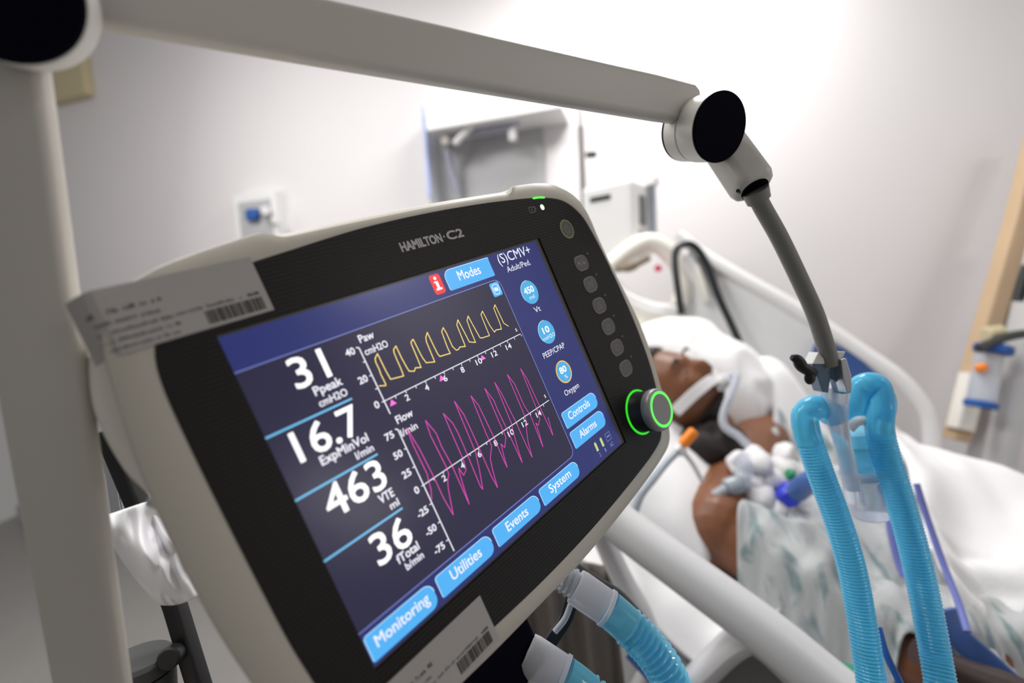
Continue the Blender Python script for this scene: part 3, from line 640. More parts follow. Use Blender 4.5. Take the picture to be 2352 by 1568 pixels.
bm = NB(); tube(bm, spline([W(1818, 820, .362), W(1832, 826, .362), W(1842, 842, .362), W(1855, 850, .362), W(1868, 858, .364)], 6), [.0022, .0026, .0030, .0034, .0036, .0038, .0040, .0042, .0044, .0046, .0046, .0045, .0044, .0042, .0042, .0042, .0042, .0042, .0042, .0042, .0042, .0042, .0042, .0042, .004], 14)
ellipsoid(bm, W(1860, 868, .362), (.0042, .003, .0052)); obj('wing_knob', bm, 'black', cl)
# clear wye piece held by the clamp
wye = thing('wye_connector', 'clear plastic wye connector hanging in the clamp between the blue hoses', 'connector', W(1930, 1000, .39))
obj('clear_stem', tube(NB(), spline([W(1918, 885, .385), W(1920, 940, .388), W(1928, 985, .392), W(1945, 1060, .398), W(1960, 1120, .402)], 8), lambda t: .0105 - .004 * min(1, t * 1.6), 20), 'clear', wye)
bm = NB(); cyl(bm, W(1968, 990, .412), W(1984, 1076, .418), .0185, 32, bev=.008); obj('water_trap', bm, 'bluetube2', wye)
bm = NB(); cyl(bm, W(1983, 1070, .418), W(1986, 1086, .419), .0192, 32, bev=.001); obj('trap_collar', bm, 'clear', wye)
bm = NB(); cyl(bm, W(1986, 1085, .419), W(2000, 1180, .424), .0182, 32, bev=.003); obj('trap_cup', bm, 'clear', wye)
bm = NB(); tube(bm, spline([W(1950, 985, .40), W(1968, 968, .398), W(1992, 962, .398)], 6), .004, 14); obj('white_link', bm, 'white', wye)
# blue breathing hoses
h1 = spline([W(1908, 950, .402), W(1893, 937, .396), W(1868, 936, .392), W(1849, 955, .390), W(1853, 992, .388), W(1870, 1045, .386), W(1893, 1110, .384), W(1917, 1175, .382), W(1940, 1245, .379), W(1960, 1320, .376), W(1975, 1400, .372), W(1988, 1480, .366), W(2000, 1560, .360), W(2010, 1640, .352), W(2016, 1740, .344)], 14)
tag(obj('breathing_hose', corrug(h1, .0100, .00040, .0026, smooth_to=.060, r_s=.0103), 'bluetube'), 'left of the two blue corrugated hoses hanging from the clamp', 'hose', 'blue hoses under the clamp')
h2 = spline([W(1956, 960, .410), W(1965, 915, .404), W(1985, 886, .400), W(2013, 888, .398), W(2022, 930, .394), W(2020, 985, .392), W(2036, 1050, .390), W(2055, 1110, .388), W(2076, 1180, .385), W(2098, 1260, .381), W(2117, 1340, .377), W(2133, 1420, .371), W(2148, 1500, .364), W(2160, 1570, .356), W(2172, 1660, .348), W(2180, 1760, .340)], 14)
tag(obj('breathing_hose', corrug(h2, .0102, .00040, .0026, smooth_to=.085, r_s=.0104), 'bluetube'), 'right of the two blue corrugated hoses hanging from the clamp', 'hose', 'blue hoses under the clamp')
tag(obj('hose_hook', tube(NB(), spline([W(2010, 885, .402), W(2036, 905, .402), W(2040, 940, .402), W(2028, 965, .402)], 8), .0060, 18), 'bluetube2'), 'pale blue curved hook at the top of the right blue hose', 'hook')
tag(obj('blue_sampling_line', tube(NB(), spline([W(2018, 1440, .40), W(2035, 1500, .39), W(2068, 1570, .38), W(2100, 1640, .37)], 8), .0028, 14), 'deepblue'), 'thin dark blue line running between the two blue hoses', 'tubing')
tag(obj('clear_sampling_line', tube(NB(), spline([W(2012, 1460, .40), W(2026, 1520, .39), W(2052, 1590, .38)], 8), .0022, 14), 'clear'), 'thin clear line beside the dark blue line between the hoses', 'tubing')
# hoses plugged into the ventilator below the display
def port_hose(label, c0, c1, path, r_c, side):
    t = thing('ventilator_hose', label, 'hose', c0, 'hoses plugged in under the display')
    d = (c1 - c0).normalized()
    bm = NB(); tube(bm, [c0, c0 + d * .004, c1 - d * .003, c1 - d * .0025, c1], [r_c * .96, r_c, r_c * .97, r_c * 1.05, r_c * 1.05], 36); obj('cuff', bm, 'clearw', t)
    bm = NB(); cyl(bm, c0 - d * .018, c0 + d * .002, r_c * .75, 30, bev=.001); obj('port_nipple', bm, 'clear', t)
    for k in range(3): obj('grip_ring', cyl(NB(), c0 - d * (.003 + .004 * k), c0 - d * (.0045 + .004 * k), r_c * .84, 30), 'tube_grey', t)
    obj('corrugated_hose', corrug(path, .0122, .0016, .0044, smooth_to=.0165, r_s=.0128), 'bluetube2', t)
u0 = W(1322, 1345, .342); u1 = W(1398, 1398, .336)
port_hose('upper pale blue corrugated hose with milky cuff below the display', u0, u1, spline([u1, W(1440, 1435, .333), W(1485, 1480, .330), W(1525, 1535, .327), W(1552, 1600, .325), W(1570, 1680, .325)], 16), .0128, 0)
v0 = W(1210, 1500, .310); v1 = W(1296, 1556, .302)
port_hose('lower blue corrugated hose with milky cuff at the bottom of the photo', v0, v1, spline([v1, W(1330, 1582, .300), W(1375, 1625, .297), W(1410, 1690, .295)], 16), .0132, 1)
# dark cables and ventilator body under the display
tag(obj('black_cable', tube(NB(), spline([W(1318, 1310, .40), W(1370, 1345, .40), W(1420, 1375, .41), W(1480, 1440, .43)], 8), .0075, 18), 'cable'), 'thick black cable running above the upper ventilator hose', 'cable')
tag(obj('black_strap', tube(NB(), spline([W(1315, 1370, .36), W(1300, 1420, .36), W(1268, 1470, .355), W(1240, 1520, .35)], 8), .006, prof=rrect(1.7, .5, .2), upv=cf), 'cable'), 'black strap looping between the two ventilator hose cuffs', 'strap')
tag(obj('clear_thin_tube', tube(NB(), spline([W(1312, 1385, .352), W(1298, 1420, .35), W(1275, 1450, .35)], 6), .0022, 12), 'clear'), 'thin clear tube beside the black strap under the display', 'tubing')
vb = thing('ventilator_cabinet', 'dark blue and black ventilator body just under the display, bottom edge of photo', 'ventilator', W(1180, 1900, .36))
bm = NB(); box(bm, P_(52, -240, -75), (.10, .05, .07), MON.to_3x3()); obj('connector_block', bm, 'cap', vb, bevel=.004)
tag(obj('dark_blue_hose', tube(NB(), spline([W(1460, 1480, .60), W(1520, 1545, .58), W(1580, 1620, .56)], 6), .02, 20), 'deepblue'), 'dark blue hose behind the upper ventilator hose, below the bed rail', 'hose')

# ================================================================== ROOM
th = math.radians(35); BU = Vector((math.cos(th), -math.sin(th), 0)); BV = Vector((math.sin(th), math.cos(th), 0))
def Bp(u, v, z): return BU * u + BV * v + Vector((0, 0, z))
aw = math.atan(.3); WX = Vector((math.cos(aw), -math.sin(aw), 0)); WN = Vector((-math.sin(aw), -math.cos(aw), 0))   # along the wall, out of the wall
def onwall(px, py, off=0):
    d = W(px, py, 1) - EYE; p0 = Vector((0, 2.0, 0)) + WN * off; t = (p0 - EYE).dot(WN) / d.dot(WN); return EYE + d * t
def wbox(name, x0, y0, x1, y1, off, th_, m, parent=None, bevel=.004):
    """box on the wall spanning two photo corners at its front face"""
    a, b = onwall(x0, y0, off + th_), onwall(x1, y1, off + th_); c = (a + b) / 2 - WN * th_ / 2
    R3 = Matrix((WX, WN, Vector((0, 0, 1)))).transposed()
    return obj(name, box(NB(), c, (abs((b - a).dot(WX)), th_, abs(b.z - a.z)), R3), m, parent, smooth=False, bevel=bevel)
R3w = Matrix((WX, WN, Vector((0, 0, 1)))).transposed()
struct(obj('wall_back', box(NB(), Vector((0, 2.0, 1.45)) - WN * .05, (7, .1, 2.9), R3w), 'wall', smooth=False))
struct(obj('floor', box(NB(), (0, .5, -.02), (7, 5.5, .04)), 'floor', smooth=False))
struct(obj('baseboard_back', box(NB(), Vector((0, 2.0, .06)) + WN * .008, (7, .016, .12), R3w), 'wedge', smooth=False))

struct(obj('wall_right', box(NB(), (2.45, -.3, 1.45), (.1, 3.6, 2.9)), 'wall', smooth=False))
# outlet panel with blue plug
ot = thing('wall_outlet', 'white square wall outlet with a blue plug, left of the display top', 'outlet', onwall(598, 540))
wbox('outlet_box', 532, 448, 640, 560, 0, .07, 'white', ot, .006)
wbox('outlet_face', 546, 466, 630, 556, .071, .004, 'wedge', ot, .002)
p = onwall(588, 492, .09)
bm = NB(); box(bm, p - WX * .02, (.07, .03, .055), R3w); obj('blue_plug', bm, 'royal' if 0 else 'deepblue', ot, bevel=.01)
obj('plug_tip', cyl(NB(), onwall(608, 484, .08), onwall(610, 484, .13), .020, 20, bev=.004), 'white', ot)
obj('socket_knob', cyl(NB(), onwall(632, 505, .07), onwall(632, 505, .11), .018, 20, bev=.003), 'white', ot)
# cream wall bumper upper left
wb = wbox('cream_wall_rail', 96, 150, 196, 214, 0, .05, 'tan', None, .008); M['bump'] = mat('cream_bumper', (.62, .54, .34), .45); wb.data.materials[0] = M['bump']
tag(wb, 'short cream wall fitting behind the left arm joint, upper left', 'wall fitting')
# shelf with clear side, brackets and tubes
sh = thing('wall_shelf', 'pale wall bracket with blue edged clear side panel behind the display top', 'wall bracket', onwall(1130, 330))
wbox('top_slab', 975, 238, 1290, 247, 0, .17, 'white', sh, .004)
a = onwall(978, 245, .0); 
def wslab(name, X0, X1, o0_, o1_, z0, z1, m, bev=.003):
    c = X0; return None
bm = NB(); zt, zb = onwall(978, 245, .11).z, onwall(980, 470, .11).z; pL = onwall(978, 340, .11)
box(bm, Vector((pL.x, pL.y, (zt + zb) / 2)) - WN * .055, (.006, .11, zt - zb), R3w); obj('side_panel', bm, 'clear', sh, smooth=False)
M['paleblue'] = mat('pale_blue_edge', (.42, .50, .85), .4)
wbox('panel_edge', 974, 242, 982, 452, .106, .01, 'paleblue', sh, .001)
wbox('upright', 1008, 250, 1030, 330, .10, .03, 'white', sh)
obj('brace', tube(NB(), [onwall(1118, 250, .14), onwall(1045, 330, .12)], .014, 12), 'white', sh)
M['greyblue'] = mat('grey_blue_tube', (.34, .34, .42), .5)
obj('hanging_tube', tube(NB(), spline([onwall(1050, 440, .05), onwall(1035, 380, .07), onwall(1028, 330, .09), onwall(1050, 305, .10), onwall(1110, 302, .10), onwall(1170, 290, .10), onwall(1200, 262, .1), onwall(1225, 245, .1)], 6), .016, 14), 'greyblue', sh)
wbox('hook_plate', 1165, 262, 1185, 320, .08, .03, 'white', sh)
wbox('back_plate', 984, 250, 1262, 640, 0, .012, 'wedge', sh, .002); M['plate'] = mat('warm_grey_panel', (.50, .46, .445), .6, var=.03, vscale=4)
sh.children[-1].data.materials[0] = M['plate']
# IV pole
ivb = W(1346, 600, 1.60)
iv = thing('iv_pole', 'thin grey intravenous drip pole with dark clamp knobs beside the bed', 'iv pole', (ivb.x, ivb.y, 0))
def at_z(px, py, d): return W(px, py, d).z
z1 = at_z(1346, 300, 1.6)
M['polegrey'] = mat('pole_grey_metal', (.22, .20, .20), .4, metal=.2)
obj('pole', cyl(NB(), (ivb.x, ivb.y, .06), (ivb.x, ivb.y, z1), .010, 20), 'polegrey', iv)
obj('pole_extension', cyl(NB(), (ivb.x, ivb.y, z1), (ivb.x, ivb.y, at_z(1337, -40, 1.6)), .0045, 16), 'polegrey', iv)
obj('clamp_knob', cyl(NB(), W(1346, 356, 1.585), W(1370, 354, 1.585), .011, 20, bev=.003), 'black', iv)
obj('hook_hub', cyl(NB(), (ivb.x, ivb.y, at_z(1337, 20, 1.6)), (ivb.x, ivb.y, at_z(1337, -30, 1.6)), .016, 20, bev=.004), 'black', iv)
bm = NB()
for k in range(5): t = k * 2 * PI / 5; tube(bm, [(ivb.x, ivb.y, .07), (ivb.x + .20 * math.cos(t), ivb.y + .20 * math.sin(t), .03)], .012, 10)
obj('pole_base', bm, 'polegrey', iv)
# infusion pump
pp = W(1418, 515, 1.50); Rp = Matrix.Rotation(math.radians(-38), 3, 'Z')
pu = thing('infusion_pump', 'white infusion pump box with dark handle slot mounted on the drip pole', 'infusion pump', pp - Vector((0, 0, .12)))
obj('pump_body', box(NB(), pp, (.17, .15, .235), Rp), 'white', pu, smooth=False, bevel=.012)
fx = Rp @ Vector((1, 0, 0)); fy = Rp @ Vector((0, -1, 0))
pf = pp + fx * .086
obj('pump_screen', box(NB(), pf + Vector((0, 0, .03)), (.004, .05, .09), Rp), 'panel', pu, smooth=False)
obj('pump_keypad', box(NB(), pf + Vector((0, 0, -.06)), (.004, .07, .06), Rp), 'wedge', pu, smooth=False)
obj('handle_slot', box(NB(), pp + fy * .076 + Vector((0, 0, .075)) - fx * .02, (.07, .004, .016), Rp), 'cable', pu, smooth=False, bevel=.001)
obj('pump_door', box(NB(), pp + fx * .095 - fy * .06 + Vector((0, 0, .01)), (.02, .02, .21), Rp), 'tube_grey', pu, smooth=False, bevel=.004)
obj('door_latch', box(NB(), pp + fx * .095 - fy * .055 + Vector((0, 0, .125)), (.04, .04, .03), Rp), 'white', pu, smooth=False, bevel=.006)

# ================================================================== BED
bed = thing('hospital_bed', 'hospital bed with raised pale side rails and inclined head section', 'bed', Bp(.4, 1.0, 0))
SL = .60
def mz(u): return .66 + max(0, -(u - .05)) * SL        # top of the mattress
bm = NB(); g = []
for i in range(25):
    u = -.72 + i * 2.0 / 24; g.append([bm.verts.new(Bp(u, v, z)) for v, z in ((.60, mz(u)), (1.42, mz(u)), (1.42, mz(u) - .13), (.60, mz(u) - .13))])
for A_, B_ in zip(g, g[1:]):
    for k in range(4): bm.faces.new((A_[k], A_[(k + 1) % 4], B_[(k + 1) % 4], B_[k]))
bm.faces.new(g[0][::-1]); bm.faces.new(g[-1]); bmesh.ops.recalc_face_normals(bm, faces=bm.faces)
obj('mattress', bm, 'linen', bed, angle=50)
bm = NB(); Rb = Matrix((BU, BV, Vector((0, 0, 1)))).transposed()
box(bm, Bp(.3, 1.0, .40), (1.9, .80, .18), Rb)
for u in (-.5, 1.1):
    for v in (.72, 1.3): cyl(bm, Bp(u, v, .35), Bp(u, v, .0), .03, 16)
obj('bed_frame', bm, 'panel', bed, smooth=False)
# near rail: tube frame with spokes and a dark moulded panel
def V055(px, py, v=.55):
    d = W(px, py, 1) - EYE; t = (v - EYE.dot(BV)) / d.dot(BV); return EYE + d * t
near = bpy.data.objects.new('x', None)
def flatsweep(name, P, r, prof_, m, k=10, par=bed):
    bm = NB(); tube(bm, spline(P, k), r, prof=prof_, upv=BV, seg=20); bmesh.ops.recalc_face_normals(bm, faces=bm.faces); return obj(name, bm, m, par, angle=60)
rl = flatsweep('side_rail', [V055(1330, 1125), V055(1440, 1215), V055(1580, 1318), V055(1760, 1452), V055(1900, 1568), V055(2050, 1690)], .0265, rrect(1.9, 2, .9), 'rail')
flatsweep('rail_post', [V055(1350, 1150, .57), V055(1392, 1250, .57), V055(1432, 1335, .57), V055(1478, 1420, .57), V055(1500, 1500, .57), V055(1480, 1560, .57), V055(1420, 1640, .57)], .018, rrect(1.4, 2, .8), 'rail', par=rl)
flatsweep('rail_spoke', [V055(1760, 1440, .56), V055(1690, 1475, .56), V055(1630, 1530, .56), V055(1560, 1600, .56)], .0235, rrect(1.2, 2, .6), 'rail', par=rl)
pn = [(1700, 1488), (1640, 1530), (1580, 1590), (1560, 1700), (2060, 1720), (1900, 1600), (1790, 1510), (1740, 1480)]
bm = NB(); a_ = [bm.verts.new(V055(x, y, .565)) for x, y in pn]; b_ = [bm.verts.new(v.co + BV * .02) for v in a_]; bm.faces.new(a_); bm.faces.new(b_[::-1])
for i in range(len(pn)): bm.faces.new((a_[i], b_[i], b_[(i + 1) % len(pn)], a_[(i + 1) % len(pn)]))
bmesh.ops.recalc_face_normals(bm, faces=bm.faces); obj('rail_panel', bm, 'panel', rl, smooth=False)
obj('panel_ridge', tube(NB(), spline([V055(1590, 1590, .562), V055(1660, 1525, .562), V055(1702, 1492, .562), V055(1745, 1510, .562), V055(1830, 1590, .562), V055(1880, 1650, .562)], 8), .0028, 10), 'rail', rl)
# far rail
def V145(px, py, v=1.45): return V055(px, py, v)
fr = flatsweep('side_rail', [V145(1560, 540), V145(1610, 580), V145(1700, 634), V145(1800, 690), V145(1900, 752), V145(1985, 810), V145(2060, 862), V145(2110, 915), V145(2135, 965), V145(2140, 1050)], .026, rrect(1.3, 2, .6), 'railfar')
pn = [(1590, 575), (1700, 640), (1800, 700), (1900, 765), (1960, 810), (1990, 850), (1985, 900), (1950, 960), (1800, 960), (1560, 900), (1540, 700)]
bm = NB(); a_ = [bm.verts.new(V145(x, y, 1.452)) for x, y in pn]; b_ = [bm.verts.new(v.co + BV * .02) for v in a_]; bm.faces.new(a_); bm.faces.new(b_[::-1])
for i in range(len(pn)): bm.faces.new((a_[i], b_[i], b_[(i + 1) % len(pn)], a_[(i + 1) % len(pn)]))
bmesh.ops.recalc_face_normals(bm, faces=bm.faces); obj('rail_panel', bm, 'railfar', fr, smooth=False, bevel=.004)
pn = [(1872, 790), (1890, 782), (1960, 812), (2030, 870), (2026, 890), (1960, 900), (1850, 850)]
bm = NB(); a_ = [bm.verts.new(V145(x, y, 1.435)) for x, y in pn]; b_ = [bm.verts.new(v.co + BV * .016) for v in a_]; bm.faces.new(a_); bm.faces.new(b_[::-1])
for i in range(len(pn)): bm.faces.new((a_[i], b_[i], b_[(i + 1) % len(pn)], a_[(i + 1) % len(pn)]))
M['railblue'] = mat('rail_control_blue', (.04, .10, .30), .4)
bmesh.ops.recalc_face_normals(bm, faces=bm.faces); obj('control_panel', bm, 'railblue', fr, smooth=False)
# headboard and moulded corner
bm = NB(); pn = [(1360, 600), (1400, 620), (1450, 668), (1500, 690), (1560, 700), (1575, 720), (1570, 760), (1420, 830), (1340, 780)]
def poly_plate(name, pn, d, th_, m, par=None, bev=.004):
    bm = NB(); a_ = [bm.verts.new(W(x, y, dd)) for (x, y), dd in zip(pn, d if isinstance(d, list) else [d] * len(pn))]; b_ = [bm.verts.new(v.co + cf * th_) for v in a_]; bm.faces.new(a_); bm.faces.new(b_[::-1])
    for i in range(len(pn)): bm.faces.new((a_[i], b_[i], b_[(i + 1) % len(pn)], a_[(i + 1) % len(pn)]))
    bmesh.ops.recalc_face_normals(bm, faces=bm.faces); return obj(name, bm, m, par, smooth=False, bevel=bev)
hb = poly_plate('headboard', pn, 1.38, .05, 'cream_soft', bed, .012)
bm = NB(); tube(bm, spline([W(1400, 612, 1.40), W(1450, 572, 1.40), W(1495, 556, 1.40), W(1540, 585, 1.40), W(1570, 640, 1.40), W(1560, 700, 1.40)], 8), .028, 16); obj('headboard_grip', bm, 'cream_soft', bed)
obj('headboard_trim', tube(NB(), spline([W(1395, 640, 1.35), W(1440, 680, 1.35), W(1500, 705, 1.35), W(1560, 712, 1.35)], 8), .014, 14), 'linen', bed)
obj('brake_light', cyl(NB(), W(1511, 616, 1.36), W(1513, 616, 1.39), .010, 16), 'red', bed)
M['brown'] = mat('brown_pad', (.20, .16, .11), .6)
obj('grip_recess', tube(NB(), spline([W(1415, 618, 1.37), W(1450, 612, 1.365), W(1490, 592, 1.37)], 6), [.010] * 4 + [.014] * 4 + [.010] * 5, 14), 'brown', bed)  # dark brown tube laid under the headboard grip
# hand control and cord looped over the rail
tag(obj('black_cord', tube(NB(), spline([W(1565, 722, 1.30), W(1558, 670, 1.31), W(1550, 600, 1.33), W(1558, 568, 1.34), W(1590, 562, 1.34), W(1620, 600, 1.33), W(1650, 680, 1.31), W(1680, 745, 1.29), W(1700, 790, 1.27)], 8), .010, 14), 'cable'), 'black cord looped over the far side rail of the bed', 'cord')
hc = thing('hand_control', 'pale hand controls hanging on the inside of the far bed rail', 'hand control', W(1620, 700, 1.36))
obj('handset', tube(NB(), [W(1575, 585, 1.37), W(1600, 620, 1.37), W(1630, 690, 1.37)], [.030, .034, .028], prof=rrect(1.2, 2, .5), upv=BV), 'white', hc, angle=60)
obj('handset_body', tube(NB(), [W(1600, 610, 1.345), W(1615, 650, 1.345), W(1628, 685, 1.345)], [.016, .022, .018], prof=rrect(1, 2, .5), upv=BV), 'cream_soft', hc, angle=60)
obj('holder', tube(NB(), [W(1645, 640, 1.36), W(1668, 675, 1.36)], [.030, .022], prof=rrect(1, 2, .5), upv=BV), 'cream_soft', hc, angle=60)

# ---- bedding
bm = NB(); g = []
for i in range(41):
    row = []
    for j in range(13):
        sx, sy = i / 40, j / 12; row.append(bm.verts.new(W(1110 + 290 * sx + 50 * sy, 1250 + 420 * sy + 50 * sx, .66 + .012 * math.sin(sx * 21 + sy * 1.5) + .006 * math.sin(sx * 47))))
    g.append(row)
for i in range(40):
    for j in range(12): bm.faces.new((g[i][j], g[i + 1][j], g[i + 1][j + 1], g[i][j + 1]))
M['drape'] = mat('grey_beige_cloth', (.21, .185, .165), .85, bump=.2, bscale=300)
tag(obj('bed_drape', bm, 'drape', None, angle=180, solid=.004), 'grey beige pleated cloth hanging behind the ventilator hoses', 'drape')
def cloth(name, u0, u1, v0, v1, f, n, m, thick=.006, par=None, label=None, cat=None, sub=1):
    bm = NB(); g = []
    for i in range(n + 1):
        row = []
        for j in range(n + 1):
            u = u0 + (u1 - u0) * i / n; v = v0 + (v1 - v0) * j / n; q = f(u, v, i / n, j / n)
            row.append(bm.verts.new(Bp(*q)))
        g.append(row)
    for i in range(n):
        for j in range(n): bm.faces.new((g[i][j], g[i + 1][j], g[i + 1][j + 1], g[i][j + 1]))
    o = obj(name, bm, m, par, angle=180, solid=thick, subsurf=sub)
    if label: tag(o, label, cat)
    return o
def nz(x, y, z=0.): return noise.noise(Vector((x, y, z)))
def fold(x, y, s=0.): # ridged creases
    a = 1 - abs(noise.noise(Vector((x, y, s)))) * 2.4; return max(0, a) ** 2
def pillow(name, c, s, Rm, label, seed):
    bm = NB(); bmesh.ops.create_grid(bm, x_segments=30, y_segments=30, size=1)
    top = [v for v in bm.verts]; 
    ret = bmesh.ops.duplicate(bm, geom=bm.faces[:]); 
    dv = [e for e in ret['geom'] if isinstance(e, bmesh.types.BMVert)]; ds = set(dv)
    for v in list(bm.verts):
        x, y = v.co.x, v.co.y; sgn = -1 if v in ds else 1
        h = max(0, (1 - abs(x) ** 2.6)) ** .5 * max(0, (1 - abs(y) ** 2.6)) ** .5
        h += .10 * h * nz(x * 2.2, y * 2.2, seed) + .10 * h * fold(x * 1.7 + y, y * 2 - x, seed + 3)
        k = 1 - .07 * (abs(x * y))
        v.co = Vector((x * s[0] * k * (1 + .0), y * s[1] * k, sgn * h * s[2]))
    bmesh.ops.remove_doubles(bm, verts=bm.verts, dist=1e-4); bmesh.ops.recalc_face_normals(bm, faces=bm.faces)
    for v in bm.verts: v.co = Vector(c) + Rm @ v.co
    return tag(obj(name, bm, 'linen', None, angle=180, subsurf=1), label, 'pillow', 'white pillows')
incl = math.atan(SL)
Rinc = Rb @ Matrix.Rotation(incl, 3, 'Y')
pillow('pillow', Bp(-.36, 1.06, mz(-.36) + .075), (.25, .36, .085), Rinc, 'bright white pillow behind the head of the person in bed', 1.)
pillow('pillow', Bp(-.31, 1.27, mz(-.31) + .175), (.21, .13, .15), Rinc @ Matrix.Rotation(.2, 3, 'X'), 'white pillow bunched between the head and the far bed rail', 5.)
# rumpled sheet along the far side of the torso
cloth('draw_sheet', -.24, .30, 1.17, 1.43, lambda u, v, s, t: (u, v + .02 * nz(u * 8, v * 5), mz(u) + .03 + (.10 * math.sin(PI * min(1, t * 1.1 + .05)) + .22 * math.exp(-((u + .10) / .13) ** 2) * math.sin(PI * min(1, t)) ** .6) + .035 * nz(u * 9, v * 9, 4) + .022 * fold(u * 7, v * 9, 1)), 44, 'linen', label='rumpled white sheet piled beside the far shoulder of the person', cat='sheet')
cloth('bottom_sheet', -.70, .22, .60, .86, lambda u, v, s, t: (u, v, mz(u) + .014 + .034 * fold(u * 11 + v * 2, v * 3 - u * 2, 2) + .016 * nz(u * 12, v * 7, 6) + .05 * math.exp(-((v - .66) / .05) ** 2) * (.5 + .5 * nz(u * 6, 2))), 44, 'linen', label='creased white bottom sheet between the near rail and the person', cat='sheet')

# ================================================================== PERSON
pe = thing('person', 'person lying on their back in the hospital bed with breathing tubes, in a gown', 'person', Bp(.1, 1.0, mz(.1)))
HC = W(1538, 905, 1.02)                            # head centre
hx = None
chin_dir = (W(1632, 985, 1.0) - W(1460, 850, 1.06)).normalized()     # crown -> chin
face_n = (Vector((0, 0, 1)) * .90 - BV * .22 + BU * .10)
face_n = (face_n - chin_dir * face_n.dot(chin_dir)).normalized()
side = chin_dir.cross(face_n).normalized()
HM = Matrix((side, face_n, -chin_dir)).transposed()     # local x side, y face out, z crown
def head(bm):
    vs = bmesh.ops.create_uvsphere(bm, u_segments=64, v_segments=48, radius=1)['verts']
    def G(p, c, s): return math.exp(-sum(((p[i] - c[i]) / s[i]) ** 2 for i in range(3)))
    for v in vs:
        x, y, z = v.co; d = v.co.copy()
        p = Vector((x * .074, y * .094, z * .115))
        if y > 0: p.y *= 1 - .10 * abs(z)                # flatter face
        if z < 0: p.x *= 1 - .22 * z * z; p.y += .010 * z * (-1 if y < 0 else 0)
        nd = Vector((0, 1, 0))
        a = (p.x, p.y, p.z)
        p.y += .026 * G(a, (0, .093, -.012), (.010, .05, .024)) + .012 * G(a, (0, .093, -.030), (.016, .05, .011))   # nose
        p.y += .007 * G(a, (0, .09, .030), (.045, .05, .012))                                                       # brow
        for sx in (-1, 1):
            p.y -= .013 * G(a, (sx * .031, .085, .012), (.015, .05, .010)); p.y += .007 * G(a, (sx * .031, .082, .010), (.010, .05, .0065))
            p.y += .008 * G(a, (sx * .040, .075, -.020), (.018, .05, .016))
            p.x += sx * .016 * G(a, (sx * .074, -.004, -.002), (.03, .014, .026))
        p.y += .010 * G(a, (0, .085, -.056), (.022, .05, .006)) + .009 * G(a, (0, .082, -.068), (.020, .05, .006)) - .006 * G(a, (0, .085, -.062), (.024, .05, .003))
        p.y += .014 * G(a, (0, .07, -.094), (.022, .06, .016))
        v.co = HC + HM @ p
bm = NB(); head(bm)
NK = HC + HM @ Vector((0, -.012, -.10)); CH = Bp(-.10, 1.02, .845)
S1 = Bp(-.165, .815, .895); S2 = Bp(-.135, 1.20, .945)
neckb = Bp(-.175, 1.0, .905)
capsule(bm, NK, neckb, .060, .066)
capsule(bm, S1.lerp(neckb, .1), S2.lerp(neckb, .1), .066, .066)
capsule(bm, neckb, S1, .062, .064); capsule(bm, neckb, S2, .062, .064)
Rt = Rb @ Matrix.Rotation(incl * .8, 3, 'Y')
ellipsoid(bm, Bp(-.02, 1.0, .80), (.20, .185, .115), Rt, 32); ellipsoid(bm, Bp(.20, 1.0, .755), (.21, .175, .11), Rb, 32); ellipsoid(bm, Bp(.42, 1.0, .73), (.18, .18, .10), Rb, 32)
EL1 = Bp(.085, .745, .815); WR1 = Bp(.27, .86, .83)
capsule(bm, S1, EL1, .056, .042); capsule(bm, EL1, WR1, .043, .028)
EL2 = Bp(.15, 1.29, .80); WR2 = Bp(.37, 1.22, .80)
capsule(bm, S2, EL2, .056, .042); capsule(bm, EL2, WR2, .043, .028)
for sv in (-1, 1):
    hip = Bp(.45, 1.0 + sv * .09, .735); kn_ = Bp(.86, 1.0 + sv * .12, .79); an = Bp(1.22, 1.0 + sv * .13, .70)
    capsule(bm, hip, kn_, .082, .058); capsule(bm, kn_, an, .056, .036); capsule(bm, an, an + Vector((0, 0, .10)) + BU * .05, .036, .026)
def hand(bm, wr, d, sidev, upn):
    d = d.normalized(); pal = wr + d * .05
    R_ = Matrix((d, sidev, upn)).transposed(); ellipsoid(bm, pal, (.048, .040, .016), R_, 20)
    for k, (o_, L) in enumerate(((-.030, .062), (-.010, .074), (.011, .070), (.030, .056))):
        a = pal + d * .035 + sidev * o_; b = a + d * L * .45 + upn * .004; c_ = b + d * L * .3 - upn * .012; e = c_ + d * L * .2 - upn * .016
        capsule(bm, a, b, .0098, .0092, 12); capsule(bm, b, c_, .0092, .0084, 12); capsule(bm, c_, e, .0084, .0074, 12)
    a = wr + d * .028 - sidev * .034; b = a + d * .030 - sidev * .022; c_ = b + d * .026 - sidev * .006 - upn * .004
    capsule(bm, a, b, .0118, .0105, 12); capsule(bm, b, c_, .0105, .0088, 12)
hand(bm, WR1, BU * .9 + BV * .3, (BV * .9 - BU * .3).normalized(), Vector((0, 0, 1)))
hand(bm, WR2, BU * .9 - BV * .3, -(BV * .9 + BU * .3).normalized(), Vector((0, 0, 1)))
body = obj('body', bm, 'skin', pe, angle=180)
rm = body.modifiers.new('remesh', 'REMESH'); rm.mode = 'VOXEL'; rm.voxel_size = .0045; rm.use_smooth_shade = True
smo = body.modifiers.new('smooth', 'SMOOTH'); smo.iterations = 4; smo.factor = .5
